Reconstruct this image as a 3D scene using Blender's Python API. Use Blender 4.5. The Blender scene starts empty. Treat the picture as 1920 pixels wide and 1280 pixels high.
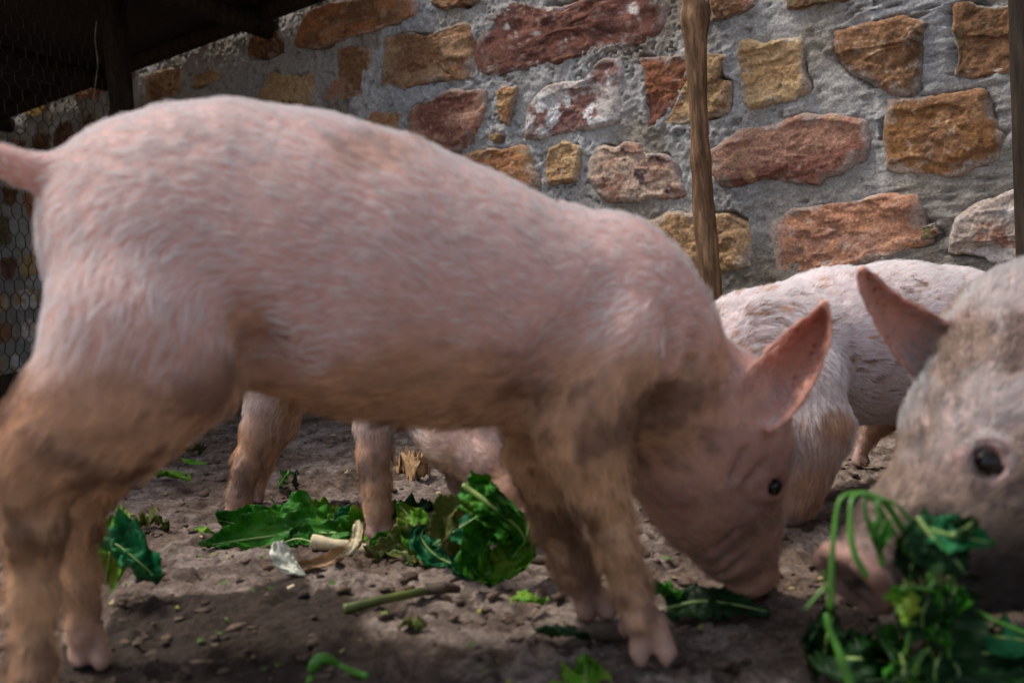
import bpy, math, random
import numpy as np
from mathutils import Vector, Matrix
from mathutils.kdtree import KDTree

random.seed(7)
RNG = np.random.default_rng(11)
C = bpy.context.scene.collection
SC = bpy.context.scene

# ------------------------------------------------------------------ camera, sky, sun, exposure
F_PX = 1867.0
CAM_H = 0.31
PITCH = math.atan(70.0 / F_PX)
ROLL = 0.05
cam = bpy.data.cameras.new('camera')
cam.sensor_width = 36.0
cam.lens = 35.0
cam.clip_start = 0.02
cam.clip_end = 400
cam.dof.use_dof = True
cam.dof.focus_distance = 1.9
cam.dof.aperture_fstop = 5.0
cam_ob = bpy.data.objects.new('camera', cam)
C.objects.link(cam_ob)
CAM_M = Matrix.Translation((0, 0, CAM_H)) @ Matrix.Rotation(math.pi / 2 - PITCH, 4, 'X') @ Matrix.Rotation(-ROLL, 4, 'Z')
cam_ob.matrix_world = CAM_M
SC.camera = cam_ob

world = bpy.data.worlds.new('World')
SC.world = world
world.use_nodes = True
wn = world.node_tree.nodes
wl = world.node_tree.links
bg = wn['Background']
sky = wn.new('ShaderNodeTexSky')
sky.sky_type = 'NISHITA'
sky.sun_disc = False
SUN_DIR = Vector((-0.45, 0.13, 0.87)).normalized()      # towards the sun
sky.sun_elevation = math.asin(SUN_DIR.z)
sky.sun_rotation = math.atan2(SUN_DIR.x, SUN_DIR.y)
sky.air_density = 1.0
sky.dust_density = 3.0
sky.ozone_density = 1.0
hs_ = wn.new('ShaderNodeHueSaturation')      # thin cloud takes most of the blue out of the sky
hs_.inputs['Saturation'].default_value = 0.65
wl.new(sky.outputs[0], hs_.inputs['Color'])
wl.new(hs_.outputs[0], bg.inputs[0])
bg.inputs[1].default_value = 0.095
sl = bpy.data.lights.new('sun', 'SUN')
sl.energy = 1.5
sl.angle = math.radians(14)
sl.color = (1.0, 0.94, 0.86)
sun = bpy.data.objects.new('sun', sl)
C.objects.link(sun)
sun.rotation_euler = SUN_DIR.to_track_quat('Z', 'Y').to_euler()
sun.location = (-2, 0, 6)
SC.view_settings.view_transform = 'Standard'
SC.view_settings.look = 'None'
SC.view_settings.gamma = 1.0
SC.view_settings.exposure = 1.1
SC.view_settings.use_curve_mapping = False
try:
    SC.cycles.use_denoising = True
    SC.cycles.max_bounces = 6
    SC.cycles.diffuse_bounces = 3
    SC.cycles.transparent_max_bounces = 8
except Exception:
    pass

# ------------------------------------------------------------------ helpers
RM = np.array(CAM_M.to_3x3())
CAM_P = np.array([0, 0, CAM_H])


def ray(px, py):
    d = np.array([(px - 960.0) / F_PX, (640.0 - py) / F_PX, -1.0])
    return RM @ d


def P(px, py, Y):
    """world point on the sight line at depth Y (metres in front of the lens)"""
    d = ray(px, py)
    return CAM_P + d * (Y / d[1])


def G(px, py, z=0.0):
    """world point on the ground"""
    d = ray(px, py)
    return CAM_P + d * ((z - CAM_H) / d[2])


def smooth(a, b, x):
    t = np.clip((x - a) / (b - a), 0, 1)
    return t * t * (3 - 2 * t)


def _hash(ix, iy, iz, seed):
    h = (ix.astype(np.int64) * 374761393 + iy.astype(np.int64) * 668265263 + iz.astype(np.int64) * 2147483647 + seed * 974634777) & 0xFFFFFFFF
    h = ((h ^ (h >> 13)) * 1274126177) & 0xFFFFFFFF
    h = (h ^ (h >> 16)) & 0xFFFFFFFF
    h = (h * 2246822519) & 0xFFFFFFFF
    h = h ^ (h >> 15)
    return (h & 0xFFFFFF).astype(np.float64) / 0xFFFFFF


def vnoise(p, freq, seed=0):
    q = np.asarray(p) * freq
    i = np.floor(q).astype(np.int64)
    f = q - i
    f = f * f * f * (f * (f * 6 - 15) + 10)
    out = 0
    for dx in (0, 1):
        wx = f[..., 0] if dx else 1 - f[..., 0]
        for dy in (0, 1):
            wy = f[..., 1] if dy else 1 - f[..., 1]
            for dz in (0, 1):
                wz = f[..., 2] if dz else 1 - f[..., 2]
                out = out + wx * wy * wz * _hash(i[..., 0] + dx, i[..., 1] + dy, i[..., 2] + dz, seed)
    return out * 2 - 1


def fbm(p, freq, octaves=4, seed=0, gain=0.5):
    a, s, n = 1.0, 0.0, 0.0
    for o in range(octaves):
        s = s + a * vnoise(np.asarray(p) + 17.3 * o, freq, seed + o)
        n += a
        a *= gain
        freq *= 2.03
    return s / n


def cellnoise(p2, freq, seed=0):
    """2D cellular distance (F1) and random id value"""
    q = np.asarray(p2) * freq
    i = np.floor(q).astype(np.int64)
    best = np.full(q.shape[:-1], 9.0)
    rid = np.zeros(q.shape[:-1])
    zero = np.zeros_like(i[..., 0])
    for dx in (-1, 0, 1):
        for dy in (-1, 0, 1):
            cx, cy = i[..., 0] + dx, i[..., 1] + dy
            jx = cx + _hash(cx, cy, zero, seed)
            jy = cy + _hash(cx, cy, zero, seed + 5)
            d = np.hypot(q[..., 0] - jx, q[..., 1] - jy)
            m = d < best
            best = np.where(m, d, best)
            rid = np.where(m, _hash(cx, cy, zero, seed + 9), rid)
    return best, rid


def new_mesh(name, verts, faces, mat=None, parent=None, col=None, uv=None, smooth_shade=True):
    me = bpy.data.meshes.new(name)
    verts = np.asarray(verts, dtype=np.float64)
    if isinstance(faces, np.ndarray):
        n = faces.shape[1]
        me.vertices.add(len(verts))
        me.vertices.foreach_set('co', verts.ravel())
        me.loops.add(faces.size)
        me.loops.foreach_set('vertex_index', faces.ravel().astype(np.int32))
        me.polygons.add(len(faces))
        me.polygons.foreach_set('loop_start', np.arange(0, faces.size, n, dtype=np.int32))
        me.update(calc_edges=True)
        me.validate()
    else:
        me.from_pydata([tuple(v) for v in verts], [], faces)
        me.update()
    if smooth_shade:
        me.polygons.foreach_set('use_smooth', np.ones(len(me.polygons), dtype=bool))
    if col is not None:
        a = me.color_attributes.new('Col', 'FLOAT_COLOR', 'POINT')
        c4 = np.ones((len(verts), 4))
        c4[:, :3] = col
        a.data.foreach_set('color', c4.ravel())
    if uv is not None:
        a = me.attributes.new('luv', 'FLOAT_VECTOR', 'POINT')
        u3 = np.zeros((len(verts), 3))
        u3[:, :2] = uv
        a.data.foreach_set('vector', u3.ravel())
    o = bpy.data.objects.new(name, me)
    C.objects.link(o)
    if mat:
        me.materials.append(mat)
    if parent:
        o.parent = parent
    return o


def tag(o, label, cat, group=None):
    o['label'] = label
    o['category'] = cat
    if group:
        o['group'] = group
    return o


def thing(name, label, cat, loc=(0, 0, 0), group=None):
    o = bpy.data.objects.new(name, None)
    o.empty_display_size = 0.05
    C.objects.link(o)
    tag(o, label, cat, group)
    return o


def grid_faces(nu, nv, wrap_u=False):
    i, j = np.meshgrid(np.arange(nu if wrap_u else nu - 1), np.arange(nv - 1), indexing='ij')
    i2 = (i + 1) % nu
    return np.stack([i * nv + j, i2 * nv + j, i2 * nv + j + 1, i * nv + j + 1], -1).reshape(-1, 4)


def catmull(pts, n):
    pts = np.asarray(pts, float)
    m = len(pts)
    ext = np.vstack([2 * pts[0] - pts[1], pts, 2 * pts[-1] - pts[-2]])
    t = np.linspace(0, m - 1, n)
    k = np.minimum(t.astype(int), m - 2)
    f = (t - k)[:, None]
    p0, p1, p2, p3 = ext[k], ext[k + 1], ext[k + 2], ext[k + 3]
    return 0.5 * ((2 * p1) + (-p0 + p2) * f + (2 * p0 - 5 * p1 + 4 * p2 - p3) * f ** 2 + (-p0 + 3 * p1 - 3 * p2 + p3) * f ** 3)


def tube_geo(path, rad, sides=10, bump=0.0, seed=0, bfreq=30):
    """tapered tube along a path, closed ends"""
    path = np.asarray(path, float)
    n = len(path)
    rad = np.broadcast_to(np.asarray(rad, float), (n,))
    tan = np.gradient(path, axis=0)
    tan /= np.linalg.norm(tan, axis=1)[:, None] + 1e-12
    ref = np.array([0.31, 0.2, 0.93])
    if abs(tan[0] @ ref) > 0.9:
        ref = np.array([1.0, 0.1, 0])
    V = []
    for i in range(n):
        u = np.cross(tan[i], ref)
        u /= np.linalg.norm(u)
        ref = np.cross(u, tan[i])
        a = np.linspace(0, 2 * math.pi, sides, endpoint=False)
        ring = path[i] + rad[i] * (np.cos(a)[:, None] * u + np.sin(a)[:, None] * ref)
        V.append(ring)
    V = np.array(V)
    if bump:
        cen = path[:, None, :]
        k = 1 + bump * fbm(V * np.array([1, 1, 0.35]), bfreq, 3, seed)[..., None]
        V = cen + (V - cen) * k
    V = V.reshape(-1, 3)
    F = []
    for i in range(n - 1):
        for s in range(sides):
            s2 = (s + 1) % sides
            F.append((i * sides + s, i * sides + s2, (i + 1) * sides + s2, (i + 1) * sides + s))
    F.append(tuple(range(sides - 1, -1, -1)))
    F.append(tuple((n - 1) * sides + s for s in range(sides)))
    return V, F


# ------------------------------------------------------------------ materials
def nmat(name):
    m = bpy.data.materials.new(name)
    m.use_nodes = True
    nt = m.node_tree
    return m, nt.nodes, nt.links, nt.nodes['Principled BSDF']


def vcol_mat(name, rough=0.85, grain=120.0, gamp=0.35, bump=0.3, bscale=90.0, spec=0.3, rough_var=0.1, bdist=0.004):
    """material whose colour is the mesh's own pigment map with fine grain and relief"""
    m, n, l, b = nmat(name)
    at = n.new('ShaderNodeAttribute'); at.attribute_name = 'Col'
    tc = n.new('ShaderNodeTexCoord')
    no = n.new('ShaderNodeTexNoise'); no.inputs['Scale'].default_value = grain; no.inputs['Detail'].default_value = 6
    no.inputs['Roughness'].default_value = 0.65
    l.new(tc.outputs['Object'], no.inputs['Vector'])
    mr = n.new('ShaderNodeMapRange'); mr.inputs['From Min'].default_value = 0.25; mr.inputs['From Max'].default_value = 0.75
    mr.inputs['To Min'].default_value = 1 - gamp; mr.inputs['To Max'].default_value = 1 + gamp
    l.new(no.outputs['Fac'], mr.inputs['Value'])
    mx = n.new('ShaderNodeMix'); mx.data_type = 'RGBA'; mx.blend_type = 'MULTIPLY'; mx.inputs['Factor'].default_value = 1
    l.new(at.outputs['Color'], mx.inputs[6]); l.new(mr.outputs['Result'], mx.inputs[7])
    l.new(mx.outputs[2], b.inputs['Base Color'])
    n2 = n.new('ShaderNodeTexNoise'); n2.inputs['Scale'].default_value = bscale; n2.inputs['Detail'].default_value = 8
    n2.inputs['Roughness'].default_value = 0.7
    l.new(tc.outputs['Object'], n2.inputs['Vector'])
    bp = n.new('ShaderNodeBump'); bp.inputs['Strength'].default_value = bump; bp.inputs['Distance'].default_value = bdist
    l.new(n2.outputs['Fac'], bp.inputs['Height']); l.new(bp.outputs['Normal'], b.inputs['Normal'])
    rr = n.new('ShaderNodeMapRange'); rr.inputs['From Min'].default_value = 0.3; rr.inputs['From Max'].default_value = 0.7
    rr.inputs['To Min'].default_value = rough - rough_var; rr.inputs['To Max'].default_value = min(1, rough + rough_var)
    l.new(n2.outputs['Fac'], rr.inputs['Value']); l.new(rr.outputs['Result'], b.inputs['Roughness'])
    b.inputs['Specular IOR Level'].default_value = spec
    return m


M_STONE = vcol_mat('rough_stone', 0.9, 150, 0.6, 0.9, 120, 0.2, 0.1, 0.007)
M_MORTAR = vcol_mat('cement_mortar', 0.92, 170, 0.5, 1.0, 110, 0.15, 0.08, 0.009)
M_GROUND = vcol_mat('trodden_mud', 0.80, 160, 0.65, 1.0, 85, 0.22, 0.15, 0.010)
M_CLOD = vcol_mat('soil_clod', 0.85, 160, 0.4, 0.5, 150, 0.3)
M_WOOD = None


def wood_mat(name, c1, c2, c3):
    m, n, l, b = nmat(name)
    tc = n.new('ShaderNodeTexCoord')
    mp = n.new('ShaderNodeMapping'); mp.inputs['Scale'].default_value = (1, 1, 0.12)
    l.new(tc.outputs['Object'], mp.inputs['Vector'])
    no = n.new('ShaderNodeTexNoise'); no.inputs['Scale'].default_value = 60; no.inputs['Detail'].default_value = 8; no.inputs['Roughness'].default_value = 0.7
    l.new(mp.outputs[0], no.inputs['Vector'])
    cr = n.new('ShaderNodeValToRGB')
    e = cr.color_ramp.elements
    e[0].position = 0.32; e[0].color = (*c1, 1); e[1].position = 0.68; e[1].color = (*c3, 1)
    x = e.new(0.5); x.color = (*c2, 1)
    l.new(no.outputs['Fac'], cr.inputs[0]); l.new(cr.outputs[0], b.inputs['Base Color'])
    bp = n.new('ShaderNodeBump'); bp.inputs['Strength'].default_value = 0.8; bp.inputs['Distance'].default_value = 0.004
    l.new(no.outputs['Fac'], bp.inputs['Height']); l.new(bp.outputs[0], b.inputs['Normal'])
    b.inputs['Roughness'].default_value = 0.85
    b.inputs['Specular IOR Level'].default_value = 0.2
    return m


M_POLE = wood_mat('weathered_pole_wood', (0.05, 0.028, 0.015), (0.16, 0.09, 0.048), (0.42, 0.25, 0.14))
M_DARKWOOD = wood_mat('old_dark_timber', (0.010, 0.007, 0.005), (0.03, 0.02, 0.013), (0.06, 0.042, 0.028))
M_TANWOOD = wood_mat('brown_timber', (0.03, 0.02, 0.01), (0.06, 0.042, 0.02), (0.12, 0.085, 0.04))


def plain(name, c, rough=0.6, metal=0.0, spec=0.4):
    m, n, l, b = nmat(name)
    tc = n.new('ShaderNodeTexCoord')
    no = n.new('ShaderNodeTexNoise'); no.inputs['Scale'].default_value = 70; no.inputs['Detail'].default_value = 5
    l.new(tc.outputs['Object'], no.inputs['Vector'])
    cr = n.new('ShaderNodeValToRGB')
    e = cr.color_ramp.elements
    e[0].position = 0.3; e[0].color = (*[v * 0.6 for v in c], 1); e[1].position = 0.7; e[1].color = (*[min(1, v * 1.25) for v in c], 1)
    l.new(no.outputs['Fac'], cr.inputs[0]); l.new(cr.outputs[0], b.inputs['Base Color'])
    b.inputs['Roughness'].default_value = rough
    b.inputs['Metallic'].default_value = metal
    b.inputs['Specular IOR Level'].default_value = spec
    return m


M_WIRE = plain('rusty_wire', (0.035, 0.028, 0.022), 0.6, 0.3)
M_TWINE = plain('sisal_twine', (0.30, 0.24, 0.15), 0.9)
M_STRAW = plain('dry_husk', (0.62, 0.52, 0.32), 0.6)
M_HUSKBROWN = plain('brown_husk', (0.34, 0.2, 0.09), 0.6)
M_PALEHUSK = plain('pale_husk', (0.72, 0.72, 0.58), 0.5)
M_STICK = plain('muddy_stick', (0.06, 0.04, 0.026), 0.8)
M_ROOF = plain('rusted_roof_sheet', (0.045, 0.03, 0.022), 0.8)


def stem_mat(name, c):
    m, n, l, b = nmat(name)
    tc = n.new('ShaderNodeTexCoord')
    no = n.new('ShaderNodeTexNoise'); no.inputs['Scale'].default_value = 45; no.inputs['Detail'].default_value = 4
    l.new(tc.outputs['Object'], no.inputs['Vector'])
    cr = n.new('ShaderNodeValToRGB')
    e = cr.color_ramp.elements
    e[0].position = 0.3; e[0].color = (*[v * 0.6 for v in c], 1); e[1].position = 0.7; e[1].color = (*[min(1, v * 1.3) for v in c], 1)
    l.new(no.outputs['Fac'], cr.inputs[0]); l.new(cr.outputs[0], b.inputs['Base Color'])
    b.inputs['Roughness'].default_value = 0.4
    b.inputs['Subsurface Weight'].default_value = 0.2
    b.inputs['Subsurface Scale'].default_value = 0.003
    return m


M_STEM = stem_mat('fresh_green_stem', (0.07, 0.22, 0.02))
M_STEM_OLIVE = stem_mat('olive_stem', (0.08, 0.10, 0.015))
M_VEIN = stem_mat('pale_leaf_rib', (0.26, 0.38, 0.10))


def leaf_mat(name, c1, c2, c3, patch=0.62):
    """leaf blade: mottled greens, yellow-brown dead patches, side veins, soft gloss, light passing through"""
    m, n, l, b = nmat(name)
    at = n.new('ShaderNodeAttribute'); at.attribute_name = 'luv'
    tc = n.new('ShaderNodeTexCoord')
    no = n.new('ShaderNodeTexNoise'); no.inputs['Scale'].default_value = 28; no.inputs['Detail'].default_value = 6
    l.new(tc.outputs['Object'], no.inputs['Vector'])
    cr = n.new('ShaderNodeValToRGB')
    e = cr.color_ramp.elements
    e[0].position = 0.35; e[0].color = (*c1, 1); e[1].position = patch + 0.08; e[1].color = (*c3, 1)
    x = e.new(patch - 0.06); x.color = (*c2, 1)
    l.new(no.outputs['Fac'], cr.inputs[0])
    # side veins, slanting off the midrib
    sx = n.new('ShaderNodeSeparateXYZ'); l.new(at.outputs['Vector'], sx.inputs[0])
    ab = n.new('ShaderNodeMath'); ab.operation = 'ABSOLUTE'; l.new(sx.outputs[1], ab.inputs[0])
    m1 = n.new('ShaderNodeMath'); m1.operation = 'MULTIPLY'; m1.inputs[1].default_value = -0.25; l.new(ab.outputs[0], m1.inputs[0])
    ad = n.new('ShaderNodeMath'); ad.operation = 'ADD'; l.new(sx.outputs[0], ad.inputs[0]); l.new(m1.outputs[0], ad.inputs[1])
    m2 = n.new('ShaderNodeMath'); m2.operation = 'MULTIPLY'; m2.inputs[1].default_value = 8.0; l.new(ad.outputs[0], m2.inputs[0])
    fr = n.new('ShaderNodeMath'); fr.operation = 'PINGPONG'; fr.inputs[1].default_value = 0.5; l.new(m2.outputs[0], fr.inputs[0])
    vr = n.new('ShaderNodeMapRange'); vr.inputs['From Min'].default_value = 0.0; vr.inputs['From Max'].default_value = 0.07
    vr.inputs['To Min'].default_value = 0.55; vr.inputs['To Max'].default_value = 0.0
    l.new(fr.outputs[0], vr.inputs['Value'])
    mx = n.new('ShaderNodeMix'); mx.data_type = 'RGBA'
    l.new(vr.outputs['Result'], mx.inputs['Factor']); l.new(cr.outputs[0], mx.inputs[6])
    mx.inputs[7].default_value = (min(1, c2[0] * 2.2 + 0.03), min(1, c2[1] * 1.7 + 0.03), c2[2] * 1.5 + 0.02, 1)
    l.new(mx.outputs[2], b.inputs['Base Color'])
    b.inputs['Roughness'].default_value = 0.5
    b.inputs['Specular IOR Level'].default_value = 0.28
    n2 = n.new('ShaderNodeTexNoise'); n2.inputs['Scale'].default_value = 70; n2.inputs['Detail'].default_value = 5
    l.new(tc.outputs['Object'], n2.inputs['Vector'])
    sm = n.new('ShaderNodeMath'); sm.operation = 'SUBTRACT'; l.new(n2.outputs['Fac'], sm.inputs[0]); l.new(vr.outputs['Result'], sm.inputs[1])
    bp = n.new('ShaderNodeBump'); bp.inputs['Strength'].default_value = 0.5; bp.inputs['Distance'].default_value = 0.003
    l.new(sm.outputs[0], bp.inputs['Height']); l.new(bp.outputs[0], b.inputs['Normal'])
    tr = n.new('ShaderNodeBsdfTranslucent'); l.new(mx.outputs[2], tr.inputs['Color'])
    ms = n.new('ShaderNodeMixShader'); ms.inputs[0].default_value = 0.4
    l.new(b.outputs[0], ms.inputs[1]); l.new(tr.outputs[0], ms.inputs[2])
    l.new(ms.outputs[0], n['Material Output'].inputs['Surface'])
    return m


M_LEAF = leaf_mat('green_leaf', (0.018, 0.12, 0.008), (0.05, 0.27, 0.015), (0.16, 0.30, 0.02), 0.62)
M_LEAF_TEAL = leaf_mat('blue_green_leaf', (0.010, 0.11, 0.035), (0.02, 0.23, 0.075), (0.08, 0.30, 0.07), 0.66)
M_LEAF_LIGHT = leaf_mat('light_green_leaf', (0.06, 0.22, 0.012), (0.14, 0.36, 0.02), (0.32, 0.40, 0.05), 0.58)
M_LEAF_WILT = leaf_mat('wilting_leaf', (0.03, 0.055, 0.008), (0.085, 0.13, 0.015), (0.20, 0.17, 0.05), 0.52)
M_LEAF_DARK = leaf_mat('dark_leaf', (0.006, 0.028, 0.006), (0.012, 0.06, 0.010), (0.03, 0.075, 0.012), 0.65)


def skin_mat(name):
    m = vcol_mat(name, 0.6, 90, 0.16, 0.45, 160, 0.35, 0.12, 0.003)
    b = m.node_tree.nodes['Principled BSDF']
    b.inputs['Subsurface Weight'].default_value = 0.25
    b.inputs['Subsurface Radius'].default_value = (1.0, 0.35, 0.2)
    b.inputs['Subsurface Scale'].default_value = 0.006
    return m


M_SKIN = skin_mat('pig_skin')
m, n, l, b = nmat('pig_bristle')
at = n.new('ShaderNodeAttribute'); at.attribute_name = 'Col'
l.new(at.outputs['Color'], b.inputs['Base Color'])
b.inputs['Roughness'].default_value = 0.55
b.inputs['Specular IOR Level'].default_value = 0.3
M_HAIR = m
m, n, l, b = nmat('dark_eye')
tc = n.new('ShaderNodeTexCoord')
no = n.new('ShaderNodeTexNoise'); no.inputs['Scale'].default_value = 120
l.new(tc.outputs['Object'], no.inputs['Vector'])
cr = n.new('ShaderNodeValToRGB')
cr.color_ramp.elements[0].color = (0.006, 0.005, 0.005, 1); cr.color_ramp.elements[1].color = (0.02, 0.013, 0.01, 1)
l.new(no.outputs['Fac'], cr.inputs[0]); l.new(cr.outputs[0], b.inputs['Base Color'])
b.inputs['Roughness'].default_value = 0.08
b.inputs['Specular IOR Level'].default_value = 0.35
M_EYE = m

# ------------------------------------------------------------------ ground
def axis(parts):
    out = []
    for a, b_, h in parts:
        out.append(np.arange(a, b_, h))
    return np.concatenate(out)


_pr = random.Random(21)
PRINTS = [(_pr.uniform(-0.55, 0.65), 0.75 + 1.3 * _pr.random() ** 1.4, _pr.uniform(0, 6.28)) for _ in range(46)]


def ground_height(x, y):
    p = np.stack([x, y, np.zeros_like(x)], -1)
    h = 0.012 * fbm(p, 3.1, 3, 1)
    h = h + 0.006 * fbm(p, 14, 3, 2)
    f1, rid = cellnoise(p[..., :2] + 0.03 * np.stack([vnoise(p, 20, 3), vnoise(p, 20, 4)], -1), 34, 5)
    lump = np.clip(0.55 - f1, 0, 1) * (rid > 0.45) * rid
    h = h + 0.015 * lump
    f2, rid2 = cellnoise(p[..., :2], 75, 15)
    lump2 = np.clip(0.5 - f2, 0, 1) * (rid2 > 0.5) * rid2
    h = h + 0.007 * lump2
    lump = np.maximum(lump, 0.8 * lump2)
    r = fbm(p, 45, 4, 8, 0.6)
    h = h + 0.0055 * r + 0.0022 * fbm(p, 110, 2, 12)
    pit = smooth(0.25, 0.5, fbm(p, 26, 2, 21))
    h = h - 0.008 * pit
    for hx, hy, ha in PRINTS:
        ca, sa = math.cos(ha), math.sin(ha)
        lx_ = (x - hx) * ca + (y - hy) * sa
        ly_ = -(x - hx) * sa + (y - hy) * ca
        for o_ in (-0.011, 0.011):
            e_ = (lx_ / 0.023) ** 2 + ((ly_ - o_) / 0.0095) ** 2
            h = h - 0.011 * np.exp(-e_ ** 2) + 0.004 * np.exp(-((np.sqrt(e_) - 1.5) / 0.3) ** 2)
    return h - 0.004, lump, r, pit


GX = axis([(-30, -6, 2.0), (-6, -2, 0.2), (-2, -1.1, 0.02), (-1.1, 1.1, 0.0045), (1.1, 2, 0.02), (2, 6, 0.2), (6, 30.1, 2.0)])
GY = axis([(-30, -4, 2.0), (-4, 0.2, 0.3), (0.2, 0.62, 0.02), (0.62, 1.9, 0.0040), (1.9, 3.2, 0.010), (3.2, 6, 0.05), (6, 30.1, 1.5)])
gx, gy = np.meshgrid(GX, GY, indexing='ij')
gh, glump, grr, gpit = ground_height(gx, gy)
gp = np.stack([gx, gy, gh], -1).reshape(-1, 3)
flat = gp * np.array([1, 1, 0])
base = np.array([0.165, 0.115, 0.085])
dry = np.array([0.28, 0.218, 0.182])
dark = np.array([0.07, 0.045, 0.03])
t = smooth(-0.25, 0.3, fbm(flat, 7, 4, 31) + 0.3 * fbm(flat, 40, 2, 32))[:, None]
gc = base * (1 - t) + dry * t
t = (smooth(0.0, 0.3, fbm(flat, 16, 5, 35, 0.65)) * 0.7)[:, None]
gc = gc * (1 - t) + dark * t
t = (np.clip(glump.ravel() * 2.0, 0, 1) * 0.55 + gpit.ravel() * 0.45)[:, None]
gc = gc * (1 - np.clip(t, 0, 0.8)) + dark * 1.2 * np.clip(t, 0, 0.8)
gc = gc * (1 + 0.45 * fbm(flat, 90, 3, 37, 0.7))[:, None]
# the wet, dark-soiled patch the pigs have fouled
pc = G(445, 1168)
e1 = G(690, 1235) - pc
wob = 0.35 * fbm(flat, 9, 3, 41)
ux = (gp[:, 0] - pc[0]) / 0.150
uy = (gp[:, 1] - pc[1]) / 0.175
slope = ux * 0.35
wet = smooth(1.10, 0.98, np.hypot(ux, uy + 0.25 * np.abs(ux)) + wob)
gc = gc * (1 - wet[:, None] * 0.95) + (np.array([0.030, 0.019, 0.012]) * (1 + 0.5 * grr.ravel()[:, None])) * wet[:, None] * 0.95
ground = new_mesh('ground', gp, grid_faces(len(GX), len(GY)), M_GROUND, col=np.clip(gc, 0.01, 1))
ground['kind'] = 'structure'


def gz(x, y):
    h = ground_height(np.array([x]), np.array([y]))[0]
    return float(h[0])


# ------------------------------------------------------------------ stone wall
WA = np.array([(400 - 960) / F_PX * 3.85, 3.85])
WB = np.array([(1620 - 960) / F_PX * 2.17, 2.17])
WT = (WB - WA) / np.linalg.norm(WB - WA)
WN = np.array([WT[1], -WT[0]])
if WN[1] > 0:
    WN = -WN                      # face normal, towards the camera side
W3T = np.array([WT[0], WT[1], 0.0])
W3N = np.array([WN[0], WN[1], 0.0])
W0 = np.array([WA[0], WA[1], 0.0])


def wall_uv(px, py):
    d = ray(px, py)
    s = ((W0 - CAM_P) @ W3N) / (d @ W3N)
    p = CAM_P + d * s
    return np.array([(p - W0) @ W3T, p[2]])


def wall_xyz(u, v, h):
    u, v, h = np.asarray(u), np.asarray(v), np.asarray(h)
    return W0 + u[..., None] * W3T + v[..., None] * np.array([0, 0, 1.0]) + h[..., None] * W3N


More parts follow.
